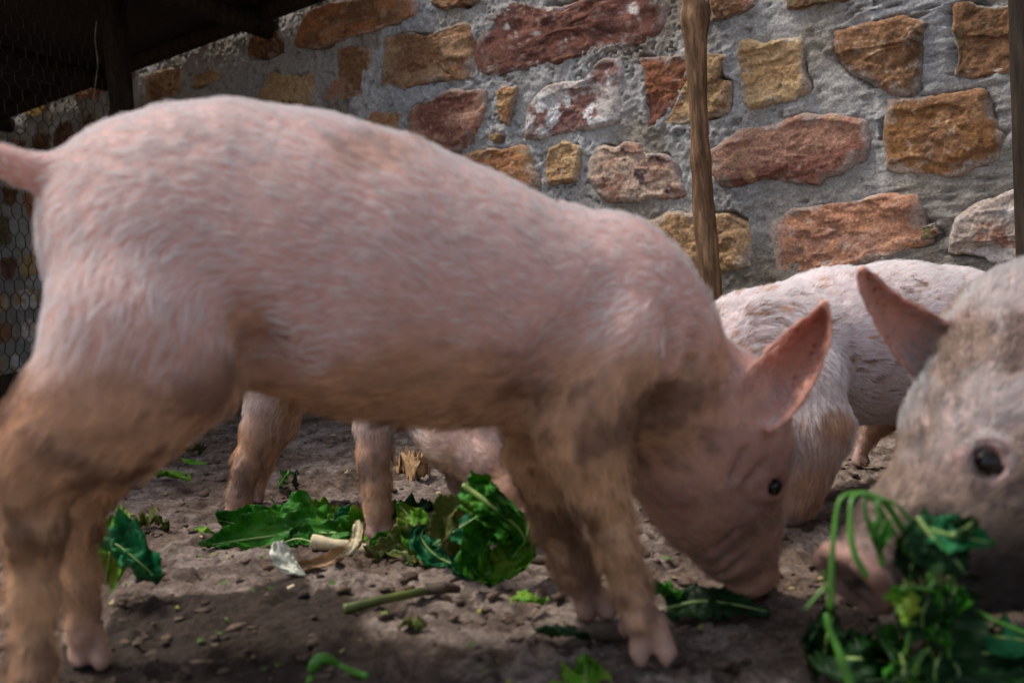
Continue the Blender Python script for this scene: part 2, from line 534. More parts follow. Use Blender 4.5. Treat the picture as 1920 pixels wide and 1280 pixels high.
RED = (0.20, 0.085, 0.06); BRN = (0.26, 0.135, 0.068); OCH = (0.46, 0.28, 0.14); PNK = (0.42, 0.225, 0.155)
ORG = (0.42, 0.19, 0.085); WHT = (0.60, 0.54, 0.50); DBR = (0.13, 0.07, 0.035); PUR = (0.10, 0.06, 0.06); TAN = (0.42, 0.26, 0.145)
YEL = (0.52, 0.355, 0.185); MOS = (0.16, 0.13, 0.06)
TR = [
 ([(912,60),(935,28),(962,12),(995,12),(1050,15),(1080,5),(1120,-12),(1235,-15),(1232,20),(1222,55),(1197,82),(1130,92),(1065,105),(1005,117),(955,132),(907,132),(905,100)], RED, (0.12,0.05,0.04), WHT, 0.03),
 ([(727,75),(750,67),(767,62),(802,70),(830,55),(862,47),(877,52),(880,82),(879,140),(830,147),(787,152),(752,160),(720,154),(724,112)], TAN, BRN, PNK, 0.05),
 ([(562,85),(562,75),(570,50),(587,22),(620,10),(680,2),(730,-5),(770,5),(765,32),(742,42),(692,57),(650,72),(610,85),(580,88)], ORG, BRN, TAN, 0.1),
 ([(635,97),(665,95),(695,95),(692,112),(682,140),(680,172),(655,180),(622,186),(610,180),(622,165),(635,140)], PNK, BRN, TAN, 0.1),
 ([(505,145),(517,135),(530,142),(540,140),(562,147),(580,136),(589,142),(587,190),(565,200),(540,210),(492,220),(490,180)], YEL, OCH, BRN, 0.05),
 ([(685,222),(705,212),(747,210),(749,225),(745,265),(730,290),(690,285),(685,250)], ORG, TAN, YEL, 0.1),
 ([(780,205),(817,192),(830,177),(870,174),(905,177),(902,207),(890,250),(875,272),(845,282),(800,284),(780,270),(771,225)], PNK, (0.24,0.10,0.07), TAN, 0.08),
 ([(932,177),(947,167),(967,165),(962,200),(957,230),(947,225),(937,197)], ORG, OCH, PNK, 0.05),
 ([(1000,200),(1015,175),(1030,162),(1100,150),(1115,125),(1130,117),(1155,117),(1155,220),(1145,228),(1112,238),(1055,243),(1020,253),(995,256),(992,240)], WHT, (0.24,0.12,0.10), (0.7,0.68,0.68), 0.3),
 ([(1202,112),(1240,110),(1290,108),(1290,150),(1270,180),(1262,195),(1240,222),(1222,232),(1212,225),(1208,195),(1215,165),(1210,140)], (0.25,0.10,0.05), RED, ORG, 0.06),
 ([(1296,112),(1330,105),(1365,110),(1352,125),(1345,150),(1367,160),(1362,205),(1345,214),(1290,222),(1248,226),(1268,200),(1280,180),(1296,152)], YEL, TAN, BRN, 0.06),
 ([(1390,87),(1413,80),(1440,86),(1460,80),(1497,75),(1503,87),(1500,110),(1510,150),(1511,170),(1480,182),(1443,190),(1410,200),(1397,187),(1393,140),(1391,110)], YEL, OCH, MOS, 0.06),
 ([(1573,63),(1613,50),(1653,43),(1690,33),(1727,47),(1723,87),(1723,133),(1717,163),(1697,172),(1647,163),(1600,137),(1577,107)], DBR, BRN, TAN, 0.14),
 ([(1790,20),(1813,10),(1847,17),(1905,13),(1935,20),(1930,128),(1847,133),(1793,137),(1800,100),(1788,67)], BRN, DBR, MOS, 0.1),
 ([(1673,193),(1713,187),(1757,187),(1800,177),(1830,170),(1843,177),(1850,213),(1870,253),(1860,293),(1830,307),(1787,320),(1713,317),(1673,310),(1667,260),(1668,220)], (0.27,0.13,0.05), BRN, OCH, 0.1),
 ([(1365,270),(1402,247),(1462,240),(1477,231),(1507,221),(1560,223),(1612,232),(1618,270),(1605,304),(1570,320),(1535,330),(1526,341),(1481,337),(1444,330),(1395,345),(1361,341),(1350,315),(1338,290)], PNK, RED, TAN, 0.05),
 ([(1462,420),(1492,397),(1537,388),(1612,377),(1680,369),(1714,371),(1717,420),(1727,450),(1676,472),(1635,487),(1537,500),(1466,502),(1461,450)], (0.50,0.245,0.145), PNK, ORG, 0.0),
 ([(1800,416),(1830,390),(1867,375),(1930,345),(1950,480),(1912,487),(1867,487),(1837,480),(1785,472),(1792,442)], WHT, (0.45,0.36,0.30), PNK, 0.12),
 ([(1113,304),(1124,281),(1138,274),(1158,279),(1175,267),(1197,273),(1206,287),(1250,295),(1265,315),(1270,345),(1280,365),(1256,369),(1191,374),(1146,374),(1127,357),(1113,332)], (0.50,0.36,0.27), (0.36,0.2,0.14), PUR, 0.16),
 ([(1034,279),(1054,270),(1085,273),(1082,332),(1054,343),(1031,346),(1028,318)], OCH, YEL, BRN, 0.12),
 ([(871,296),(910,284),(983,279),(995,301),(1006,346),(995,365),(960,355),(900,330),(870,320)], (0.38,0.22,0.11), ORG, OCH, 0.1),
 ([(1219,420),(1256,405),(1297,403),(1340,407),(1372,409),(1399,420),(1404,450),(1402,495),(1355,503),(1312,525),(1275,527),(1252,487),(1222,450)], (0.46,0.29,0.16), OCH, YEL, 0.06),
 ([(1330,-20),(1415,-25),(1418,10),(1395,25),(1370,30),(1338,38)], PNK, BRN, TAN, 0.05),
 ([(1475,-20),(1590,-25),(1590,0),(1540,8),(1480,20)], BRN, DBR, MOS, 0.1),
 ([(470,50),(505,45),(530,70),(525,100),(500,108),(470,106)], BRN, DBR, ORG, 0.1),
 ([(273,140),(313,133),(337,127),(335,167),(327,180),(277,190)], TAN, BRN, OCH, 0.1),
 ([(363,163),(367,143),(393,133),(413,143),(393,157),(370,167)], YEL, OCH, BRN, 0.05),
 ([(50,190),(80,177),(87,197),(77,217),(50,217)], (0.55,0.36,0.09), YEL, OCH, 0.05),
 ([(610,222),(650,220),(652,240),(630,250),(608,240)], OCH, TAN, YEL, 0.05),
 ([(812,5),(830,17),(880,8),(910,-10),(880,-40),(810,-30)], ORG, BRN, TAN, 0.1),
 ([(1725,425),(1750,415),(1760,440),(1745,450),(1728,450)], MOS, DBR, BRN, 0.1),
 ([(45,365),(75,360),(78,400),(55,405)], ORG, PNK, BRN, 0.1),
]
stones = []
for poly, c1, c2, c3, sp in TR:
    uvp = np.array([wall_uv(*q) for q in poly])
    stones.append((uvp, c1, c2, c3, sp))
# rows of further stones where the photograph does not show the wall clearly
U0, U1, VTOP = -3.4, 4.6, 2.1
pal = [(TAN, BRN, OCH), (OCH, YEL, BRN), (PNK, RED, TAN), (BRN, DBR, MOS), (ORG, BRN, TAN), (WHT, TAN, PNK), (RED, DBR, PNK), (MOS, DBR, TAN)]


def uv_to_px(u, v):
    p = W0 + u * W3T + np.array([0, 0, v]) - CAM_P
    q = RM.T @ p
    return 960 + F_PX * q[0] / -q[2], 640 - F_PX * q[1] / -q[2]


rr = random.Random(3)
v = 0.06
centers = [(s[0][:, 0].min(), s[0][:, 0].max(), s[0][:, 1].min(), s[0][:, 1].max()) for s in stones]
while v < VTOP - 0.1:
    hgt = rr.uniform(0.12, 0.18)
    u = U0 + rr.uniform(0, 0.2)
    while u < U1 - 0.1:
        wd = rr.uniform(0.14, 0.36)
        cu, cv = u + wd / 2, v + hgt / 2
        px, py = uv_to_px(cu, cv)
        w = W0 + cu * W3T
        vis = w[1] > 0.3
        hidden = (px < 1000 and py > 340 + 0.0 * px) and px > 230
        hidden = hidden or py > 560
        ok = (not vis) or hidden or px < 235 or px > 1990 or py < -70
        for a0, a1, b0, b1 in centers:
            if u + wd > a0 - 0.03 and u < a1 + 0.03 and v + hgt > b0 - 0.02 and v < b1 + 0.02:
                ok = False
        if ok:
            k = rr.randint(9, 12)
            poly = []
            for i in range(k):
                a = 2 * math.pi * i / k
                ca, sa = math.cos(a), math.sin(a)
                r_ = 1.0 / (abs(ca) ** 4 + abs(sa) ** 4) ** 0.25
                poly.append((cu + (wd / 2 - 0.012) * ca * r_ * rr.uniform(0.82, 1.0), cv + (hgt / 2 - 0.012) * sa * r_ * rr.uniform(0.80, 1.0)))
            stones.append((np.array(poly), *rr.choice(pal), rr.uniform(0.04, 0.14)))
        u += wd + rr.uniform(0.02, 0.05)
    v += hgt + rr.uniform(0.02, 0.035)

for _ in range(260):
    cu, cv = rr.uniform(-0.9, 2.2), rr.uniform(0.25, 1.45)
    px, py = uv_to_px(cu, cv)
    if not (230 < px < 1990 and -60 < py < 540):
        continue
    sz_ = rr.uniform(0.010, 0.024)
    if any(cu + sz_ > s_[0][:, 0].min() - 0.012 and cu - sz_ < s_[0][:, 0].max() + 0.012 and cv + sz_ > s_[0][:, 1].min() - 0.010 and cv - sz_ < s_[0][:, 1].max() + 0.010 for s_ in stones):
        continue
    k = 8
    poly = np.array([(cu + sz_ * rr.uniform(0.8, 1.5) * math.cos(2 * math.pi * i / k), cv + sz_ * rr.uniform(0.5, 0.9) * math.sin(2 * math.pi * i / k)) for i in range(k)])
    stones.append((poly, *rr.choice(pal), 0.08))
    if len(stones) > 240:
        break

wall = thing('stone_wall', 'rubble stone wall of rough red, brown and ochre stones in thick grey mortar', 'wall')


def poly_dist(pts, poly):
    """signed distance (inside negative) of 2D points to a polygon"""
    x, y = pts[:, 0], pts[:, 1]
    n_ = len(poly)
    d = np.full(len(pts), 1e9)
    ins = np.zeros(len(pts), bool)
    for i in range(n_):
        a, b_ = poly[i], poly[(i + 1) % n_]
        e = b_ - a
        w_ = pts - a
        t_ = np.clip((w_ @ e) / (e @ e + 1e-12), 0, 1)
        d = np.minimum(d, ((w_ - t_[:, None] * e) ** 2).sum(1))
        c_ = (a[1] > y) != (b_[1] > y)
        xi = (b_[0] - a[0]) * (y - a[1]) / (b_[1] - a[1] + 1e-12) + a[0]
        ins ^= c_ & (x < xi)
    d = np.sqrt(d)
    return np.where(ins, -d, d)


# mortar: one uneven sheet of smeared cement between the stones
MU = axis([(U0, -2.0, 0.02), (-2.0, -0.6, 0.0075), (-0.6, 2.3, 0.004), (2.3, 2.6, 0.01), (2.6, U1 + 0.01, 0.02)])
MV = np.concatenate([np.arange(-0.1, 0.24, 0.012), np.arange(0.24, 1.5, 0.004), np.arange(1.5, 1.62, 0.01), np.arange(1.62, VTOP + 0.01, 0.02)])
mu, mv = np.meshgrid(MU, MV, indexing='ij')
m2 = np.stack([mu.ravel(), mv.ravel()], -1)
m3 = np.concatenate([m2, np.zeros((len(m2), 1))], 1)
wv = 0.010 * np.stack([fbm(m3, 16, 3, 51), fbm(m3, 16, 3, 55)], -1)
sd = np.full(len(m2), 0.2)
for s in stones:
    lo, hi = s[0].min(0) - 0.07, s[0].max(0) + 0.07
    idx = np.where((m2[:, 0] > lo[0]) & (m2[:, 0] < hi[0]) & (m2[:, 1] > lo[1]) & (m2[:, 1] < hi[1]))[0]
    if len(idx):
        sd[idx] = np.minimum(sd[idx], poly_dist(m2[idx] + wv[idx], s[0]))
hm = 0.005 * fbm(m3, 5, 3, 61) + 0.004 * fbm(m3, 21, 4, 62, 0.65) + 0.004 * fbm(m3, 75, 2, 63, 0.7) - 0.002
# trowelled ledges with broken lower edges
led = fbm(m3, 8, 5, 66, 0.6)
hm = hm + 0.005 * smooth(0.05, 0.07, led) - 0.004 * smooth(0.25, 0.27, led)
crack = smooth(0.020, 0.0, np.abs(fbm(m3 * np.array([1, 1.8, 1]), 6, 5, 70, 0.65))) * smooth(0.0, 0.2, fbm(m3, 3, 2, 71))
hm = hm - 0.016 * crack
pitm = smooth(0.42, 0.58, fbm(m3, 55, 2, 73)) * smooth(-0.1, 0.2, fbm(m3, 7, 2, 74))
hm = hm - 0.006 * pitm
gap = smooth(0.02, 0.22, fbm(m3, 9, 3, 75))
lower = np.zeros(len(m2))
hm = hm - (0.028 * gap) * smooth(0.009, 0.0, np.abs(sd - 0.002))
hm = np.where(sd < -0.004, np.minimum(hm, 0.006) - 0.05 * smooth(-0.004, -0.026, sd), hm)
cg = np.array([0.43, 0.41, 0.385]); cb = np.array([0.27, 0.23, 0.175]); cl = np.array([0.55, 0.54, 0.53]); cbl = np.array([0.39, 0.40, 0.415])
t = smooth(-0.2, 0.3, fbm(m3, 4, 4, 81))[:, None]
mc = cg * (1 - t) + cl * t
t = (smooth(0.0, 0.4, fbm(m3, 6, 4, 83)) * 0.8)[:, None]
mc = mc * (1 - t) + cb * t
t = (smooth(-0.05, 0.35, fbm(m3, 3.3, 3, 87)) * 0.6)[:, None]
mc = mc * (1 - t) + cbl * t
t = (smooth(0.75, 0.35, m2[:, 1] + 0.12 * fbm(m3, 5, 3, 88)) * 0.55)[:, None]   # soil splashed on the foot of the wall
mc = mc * (1 - t) + np.array([0.22, 0.175, 0.12]) * t
mc = mc * (1 + 0.28 * fbm(m3, 45, 4, 90, 0.7))[:, None] * (1 - 0.4 * pitm)[:, None]
new_mesh('mortar', wall_xyz(m2[:, 0], m2[:, 1], hm), grid_faces(len(MU), len(MV)), M_MORTAR, wall, col=np.clip(mc, 0.02, 1))
# core of the wall behind the face
cv_ = []
for u in (U0, U1):
    for v in (-0.1, VTOP):
        for h in (-0.07, -0.40):
            cv_.append(wall_xyz(u, v, h))
new_mesh('wall_core', np.array(cv_), [(0, 1, 3, 2), (4, 6, 7, 5), (0, 4, 5, 1), (2, 3, 7, 6), (0, 2, 6, 4), (1, 5, 7, 3)], M_MORTAR, wall,
         col=np.tile([0.25, 0.24, 0.22], (8, 1)), smooth_shade=False)

for si, (poly, c1, c2, c3, spk) in enumerate(stones):
    traced = si < len(TR)
    NA, NR = (128, 30) if traced else (64, 12)
    cen = poly.mean(0)
    # resample the outline evenly
    cl_ = np.vstack([poly, poly[:1]])
    seg = np.r_[0, np.cumsum(np.linalg.norm(np.diff(cl_, axis=0), axis=1))]
    tt = np.linspace(0, seg[-1], NA, endpoint=False)
    out = np.stack([np.interp(tt, seg, cl_[:, 0]), np.interp(tt, seg, cl_[:, 1])], -1)
    for _ in range(1):
        out = 0.5 * out + 0.25 * (np.roll(out, 1, 0) + np.roll(out, -1, 0))
    o3 = np.concatenate([out, np.full((NA, 1), si * 1.7)], 1)
    out = out + 0.011 * np.stack([fbm(o3, 20, 5, 101, 0.65), fbm(o3, 20, 5, 105, 0.65)], -1)
    out = cen + (out - cen) * 1.15
    tr_ = np.array([1.0, 1.0, 0.98, 0.955, 0.925, 0.89, *np.linspace(0.86, 0.02, NR - 6)])
    pu = cen[0] + tr_[None, :] * (out[:, 0:1] - cen[0])
    pv = cen[1] + tr_[None, :] * (out[:, 1:2] - cen[1])
    q = np.stack([pu, pv, np.full_like(pu, si * 3.1)], -1)
    rim = np.array([-0.06, -0.012, -0.004, 0.000, 0.002, 0.003, *([0.004] * (NR - 6))])[None, :]
    tilt = rr.uniform(-0.05, 0.05) * (pu - cen[0]) / 0.1 * 0.3 + rr.uniform(-0.05, 0.05) * (pv - cen[1]) / 0.1 * 0.3
    inner = np.clip((1 - tr_) * 6, 0, 1)[None, :]
    rel = 0.009 * fbm(q, 9, 4, 110, 0.6) + 0.004 * np.abs(fbm(q * np.array([1, 2.2, 1]), 20, 4, 114)) + 0.003 * fbm(q, 80, 3, 117, 0.6)
    st_ = fbm(q * np.array([0.8, 2.4, 1]), 7, 3, 120)
    rel = rel + 0.005 * smooth(0.05, 0.08, st_) - 0.005 * smooth(-0.22, -0.25, st_)
    hgt = rim + rel * inner + tilt * inner * 0.02 + rr.uniform(-0.002, 0.006)
    V = wall_xyz(pu, pv, hgt).reshape(-1, 3)
    qf = q.reshape(-1, 3)
    t = smooth(-0.12, 0.18, fbm(qf * np.array([1, 1.8, 1]), 11, 4, 130, 0.6))
    if si == 15:   # pale upper face, dark red broken lower face
        t = smooth(0.012, -0.012, qf[:, 1] - (cen[1] - 0.012 + 0.10 * (qf[:, 0] - cen[0]) + 0.03 * fbm(qf, 16, 3, 7)))
    col = np.array(c1) * (1 - t[:, None]) + np.array(c2) * t[:, None]
    t = smooth(0.38 - spk, 0.52 - spk, fbm(qf, 26, 4, 135, 0.6))[:, None]
    col = col * (1 - t) + np.array(c3) * t
    t = (smooth(0.40, 0.55, fbm(qf, 75, 2, 139)) * 0.35)[:, None]
    col = col * (1 - t) + np.array([0.62, 0.55, 0.48]) * t * 0.8
    # cement smeared over the rim
    sm_ = (smooth(0.84, 1.0, np.broadcast_to(tr_[None, :], pu.shape).ravel() + 0.34 * fbm(qf, 22, 4, 141)) * 0.55)[:, None]
    col = col * (1 - sm_) + np.array([0.42, 0.39, 0.35]) * sm_
    col = col * (1 + 0.25 * fbm(qf, 50, 3, 145))[:, None]
    F = grid_faces(NA, NR, True)[:, ::-1]
    Vc = np.vstack([V, V[NR - 1::NR].mean(0)[None]])
    colc = np.vstack([col, col[NR - 1::NR].mean(0)[None]])
    tri = [(int(((i + 1) % NA) * NR + NR - 1), int(i * NR + NR - 1), len(V)) for i in range(NA)]
    F = [tuple(f) for f in F.tolist()] + tri
    new_mesh('stone', Vc, F, M_STONE, wall, col=np.clip(colc, 0.01, 1))


# ------------------------------------------------------------------ poles, posts, shelter, netting
def wallY(px):
    d = ray(px, 500)
    s = ((W0 - CAM_P) @ W3N) / (d @ W3N)
    return float(d[1] * s)


nodes = [(1291, -160, 23), (1296, -60, 24), (1303, 40, 26), (1306, 140, 22), (1311, 230, 20), (1316, 330, 22), (1322, 420, 25), (1330, 500, 24), (1336, 570, 22), (1348, 720, 23)]
yp = wallY(1320) - 0.075
pth = [P(a, b_, yp) for a, b_, r_ in nodes]
rd = [r_ * yp / F_PX for a, b_, r_ in nodes]
pth.append(np.array([pth[-1][0] + 0.01, pth[-1][1], -0.03])); rd.append(rd[-1])
path = catmull(pth, 90)
rad = catmull(np.array(rd)[:, None], 90)[:, 0]
rad = rad * (1 + 0.22 * np.exp(-((np.linspace(0, 1, 90) - 0.20) / 0.02) ** 2) + 0.15 * np.exp(-((np.linspace(0, 1, 90) - 0.47) / 0.02) ** 2))
V, F = tube_geo(path, rad * 0.84, 28, 0.13, 5, 60)
o = new_mesh('wooden_pole', V, F, M_POLE)
tag(o, 'thin crooked bark-stripped wooden pole standing against the stone wall', 'pole')

# dark post at the right-hand edge
yr = 1.80
V, F = tube_geo(catmull([P(1925, -200, yr), P(1932, 100, yr), P(1940, 400, yr), P(1950, 700, yr), P(1952, 880, yr)], 40), 35 * yr / F_PX, 16, 0.08, 9, 20)
o = new_mesh('timber_post', V, F, M_DARKWOOD)
tag(o, 'dark upright timber post beside the white speckled stone, cut by the picture edge', 'post')

# netting post
yf = 3.42
pb = G(240, 640 - 0) if False else None
bx = P(245, 400, yf)[0]
V, F = tube_geo(catmull([np.array([bx - 0.02, yf, -0.05]), np.array([bx, yf, 0.5]), np.array([bx - 0.005, yf, 1.0]), np.array([bx - 0.02, yf, 1.55])], 50), 0.041, 18, 0.12, 15, 25)
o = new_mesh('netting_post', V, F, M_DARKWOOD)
tag(o, 'brown timber post carrying the wire netting under the dark shelter roof', 'post')

V, F = tube_geo(catmull([P(181, 40, 3.3), P(178, 75, 3.3), P(183, 115, 3.3), P(180, 150, 3.3), P(175, 195, 3.3), P(183, 222, 3.3), P(186, 300, 3.3)], 40), 0.0022, 6, 0.3, 3, 80)
o = new_mesh('twine', V, F, M_TWINE)
tag(o, 'thin pale twine hanging loose beside the netting post', 'twine')

fa = np.array([bx, yf]); fb = np.array([P(-420, 400, 1.9)[0], 1.9])
fl = np.linalg.norm(fb - fa); ft = (fb - fa) / fl
fence = thing('wire_fence', 'sagging rusty hexagonal wire netting with a dark board along its foot', 'fence')


def fpt(s, z):
    p = np.array([s, z, 0.0])
    off = 0.025 * vnoise(p[None], 2.3, 201)[0]
    ds = 0.006 * vnoise(p[None], 9, 203)[0]; dz = 0.006 * vnoise(p[None], 9, 207)[0] - 0.05 * s * (1 - z / 1.6) * 0.2
    xy = fa + ft * (s + ds)
    nrm = np.array([-ft[1], ft[0]])
    xy = xy + nrm * off
    return np.array([xy[0], xy[1], z + dz])


NV, NF = [], []


def wire(p, q, r=0.0012):
    d = q - p
    u = np.cross(d, [0.3, 0.8, 0.5]); u /= np.linalg.norm(u)
    w_ = np.cross(d, u); w_ /= np.linalg.norm(w_)
    k = len(NV)
    for c_ in (p, q):
        for a in (0, 2.094, 4.189):
            NV.append(c_ + r * (math.cos(a) * u + math.sin(a) * w_))
    for i in range(3):
        j = (i + 1) % 3
        NF.append((k + i, k + j, k + 3 + j, k + 3 + i))


HX = 0.052
rows = int(1.42 / (HX * 0.75)); colsN = int(fl / HX)
for r_ in range(rows):
    z0 = 0.16 + r_ * HX * 0.78
    for c_ in range(colsN):
        s0 = (c_ + 0.5 * (r_ % 2)) * HX
        a = fpt(s0, z0); b2 = fpt(s0 + HX / 2, z0 + HX * 0.28); c2_ = fpt(s0 + HX, z0); d2 = fpt(s0 + HX / 2, z0 + HX * 0.78)
        wire(a, b2); wire(b2, c2_); wire(b2, d2, 0.0016)
o = new_mesh('netting', np.array(NV), NF, M_WIRE, fence)
o['kind'] = 'stuff'
bz = [0.0, 0.215]
bv = []
for s in np.linspace(0, fl, 24):
    for z in (-0.02, 0.20):
        for h in (-0.012, 0.012):
            nrm = np.array([-ft[1], ft[0]])
            xy = fa + ft * s + nrm * (h + 0.03)
            bv.append([xy[0], xy[1], z + (0.006 * math.sin(s * 5) if z > 0 else 0)])
bf = []
for i in range(23):
    k = i * 4
    for a, b_ in ((0, 1), (1, 3), (3, 2), (2, 0)):
        bf.append((k + a, k + b_, k + 4 + b_, k + 4 + a))
bf += [(0, 2, 3, 1), (92, 93, 95, 94)]
new_mesh('foot_board', bv, bf, M_DARKWOOD, fence, smooth_shade=False)

# shelter roof over the left-hand corner: corrugated sheets on rough rafters
roof = thing('shelter_roof', 'low dark corrugated shelter roof over the left corner of the pen', 'roof')
ru0 = (np.array([P(-500, 400, wallY(-500))[0], wallY(-500)]) - WA) @ WT
ru1 = (np.array([P(770, 400, wallY(770))[0], wallY(770)]) - WA) @ WT
RZ = 1.27
sheet_w = (ru1 - ru0) / 4
for k in range(4):
    us = np.linspace(ru0 + k * sheet_w - 0.03, ru0 + (k + 1) * sheet_w, 60)
    hs = np.linspace(0.02, 2.6, 12)  # overhang lengthened to deepen the shade on the wall
    uu, hh = np.meshgrid(us, hs, indexing='ij')
    zz = RZ + 0.10 + 0.10 * hh + 0.010 * np.sin(uu * 2 * math.pi / 0.076) + 0.004 * k
    V1 = W0 + uu[..., None] * W3T + hh[..., None] * W3N
    V1[..., 2] = zz
    V2 = V1.copy(); V2[..., 2] += 0.0015
    V = np.concatenate([V1.reshape(-1, 3), V2.reshape(-1, 3)])
    f1 = grid_faces(60, 12)
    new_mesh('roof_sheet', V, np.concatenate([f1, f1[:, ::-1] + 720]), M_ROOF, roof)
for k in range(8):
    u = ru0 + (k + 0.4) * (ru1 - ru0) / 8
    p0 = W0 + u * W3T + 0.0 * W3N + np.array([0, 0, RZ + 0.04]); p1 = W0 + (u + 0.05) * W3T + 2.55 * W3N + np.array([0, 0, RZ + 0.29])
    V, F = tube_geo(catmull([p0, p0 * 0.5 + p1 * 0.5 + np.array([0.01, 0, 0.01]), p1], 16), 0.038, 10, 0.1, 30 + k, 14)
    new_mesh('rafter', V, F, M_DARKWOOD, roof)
for hh in (0.05, 0.9, 1.7, 2.5):
    p0 = W0 + (ru0 - 0.1) * W3T + hh * W3N + np.array([0, 0, RZ + 0.075 + 0.1 * hh]); p1 = W0 + (ru1 + 0.04) * W3T + hh * W3N + np.array([0, 0, RZ + 0.075 + 0.1 * hh])
    V, F = tube_geo(catmull([p0, (p0 + p1) / 2 + np.array([0, 0, 0.01]), p1], 24), 0.03, 8, 0.1, 50, 14)
    new_mesh('purlin', V, F, M_DARKWOOD, roof)
us_ = float((np.array([P(-70, 400, wallY(-70))[0], wallY(-70)]) - WA) @ WT)
for k in range(17):  # unseen boards added to cut the sky light on the left wall
    h0 = 0.03 + k * 0.152; h1 = h0 + 0.142
    pv_ = []
    for hh in (h0, h1):
        for du in (0.0, 0.02):
            for z in (-0.02, RZ + 0.03 + 0.1 * hh):
                q = W0 + (us_ + du + 0.006 * (k % 3)) * W3T + hh * W3N
                pv_.append([q[0], q[1], z])
    new_mesh('shade_board', pv_, [(0, 1, 3, 2), (4, 6, 7, 5), (0, 4, 5, 1), (2, 3, 7, 6), (0, 2, 6, 4), (1, 5, 7, 3)], M_DARKWOOD, roof, smooth_shade=False)
# stub of a batten hanging by the wall
yb = wallY(497) - 0.03
bp_ = [P(496, -30, yb), P(497, 50, yb), P(499, 107, yb)]
V, F = tube_geo(catmull(bp_, 16), 0.016, 8, 0.2, 61, 30)
o = new_mesh('batten_stub', V, F, M_DARKWOOD)
tag(o, 'short dark batten end standing against the wall above the pig’s rump'.replace('’', "'"), 'batten')


# ------------------------------------------------------------------ pigs
def surface_nets(V, org, h):
    s = V < 0
    nx, ny, nz = V.shape
    cnt = np.zeros((nx - 1, ny - 1, nz - 1), np.uint8)
    for dx in (0, 1):
        for dy in (0, 1):
            for dz in (0, 1):
                cnt += s[dx:nx - 1 + dx, dy:ny - 1 + dy, dz:nz - 1 + dz]
    act = (cnt > 0) & (cnt < 8)
    ci = np.argwhere(act)
    idx = np.full(act.shape, -1, np.int64)
    idx[act] = np.arange(len(ci))
    pos = np.zeros((len(ci), 3)); num = np.zeros(len(ci))
    cr = [(a, b_, c_) for a in (0, 1) for b_ in (0, 1) for c_ in (0, 1)]
    for a in cr:
        for ax in range(3):
            if a[ax] == 0:
                b_ = list(a); b_[ax] = 1
                va = V[ci[:, 0] + a[0], ci[:, 1] + a[1], ci[:, 2] + a[2]]
                vb = V[ci[:, 0] + b_[0], ci[:, 1] + b_[1], ci[:, 2] + b_[2]]
                m_ = (va < 0) != (vb < 0)
                t_ = np.where(m_, va / (va - vb + 1e-12), 0)
                p_ = np.tile(np.array(a, float), (len(ci), 1)); p_[:, ax] += t_
                pos += np.where(m_[:, None], p_, 0); num += m_
    pos = ci + pos / num[:, None]
    faces = []
    for ax in range(3):
        o1, o2 = [(1, 2), (2, 0), (0, 1)][ax]
        sl1 = [slice(None)] * 3; sl2 = [slice(None)] * 3
        sl1[ax] = slice(0, -1); sl2[ax] = slice(1, None)
        d = s[tuple(sl1)] != s[tuple(sl2)]
        e = np.argwhere(d)
        e = e[(e[:, o1] > 0) & (e[:, o2] > 0) & (e[:, o1] < V.shape[o1] - 1) & (e[:, o2] < V.shape[o2] - 1)]
        ins = s[tuple(sl1)][e[:, 0], e[:, 1], e[:, 2]]

        def at_(d1, d2):
            q = e.copy(); q[:, o1] += d1; q[:, o2] += d2
            return idx[q[:, 0], q[:, 1], q[:, 2]]
        q = np.stack([at_(-1, -1), at_(0, -1), at_(0, 0), at_(-1, 0)], 1)
        q[~ins] = q[~ins][:, ::-1]
        faces.append(q)
    faces = np.concatenate(faces)
    faces = faces[(faces >= 0).all(1)]
    return org + pos * h, faces


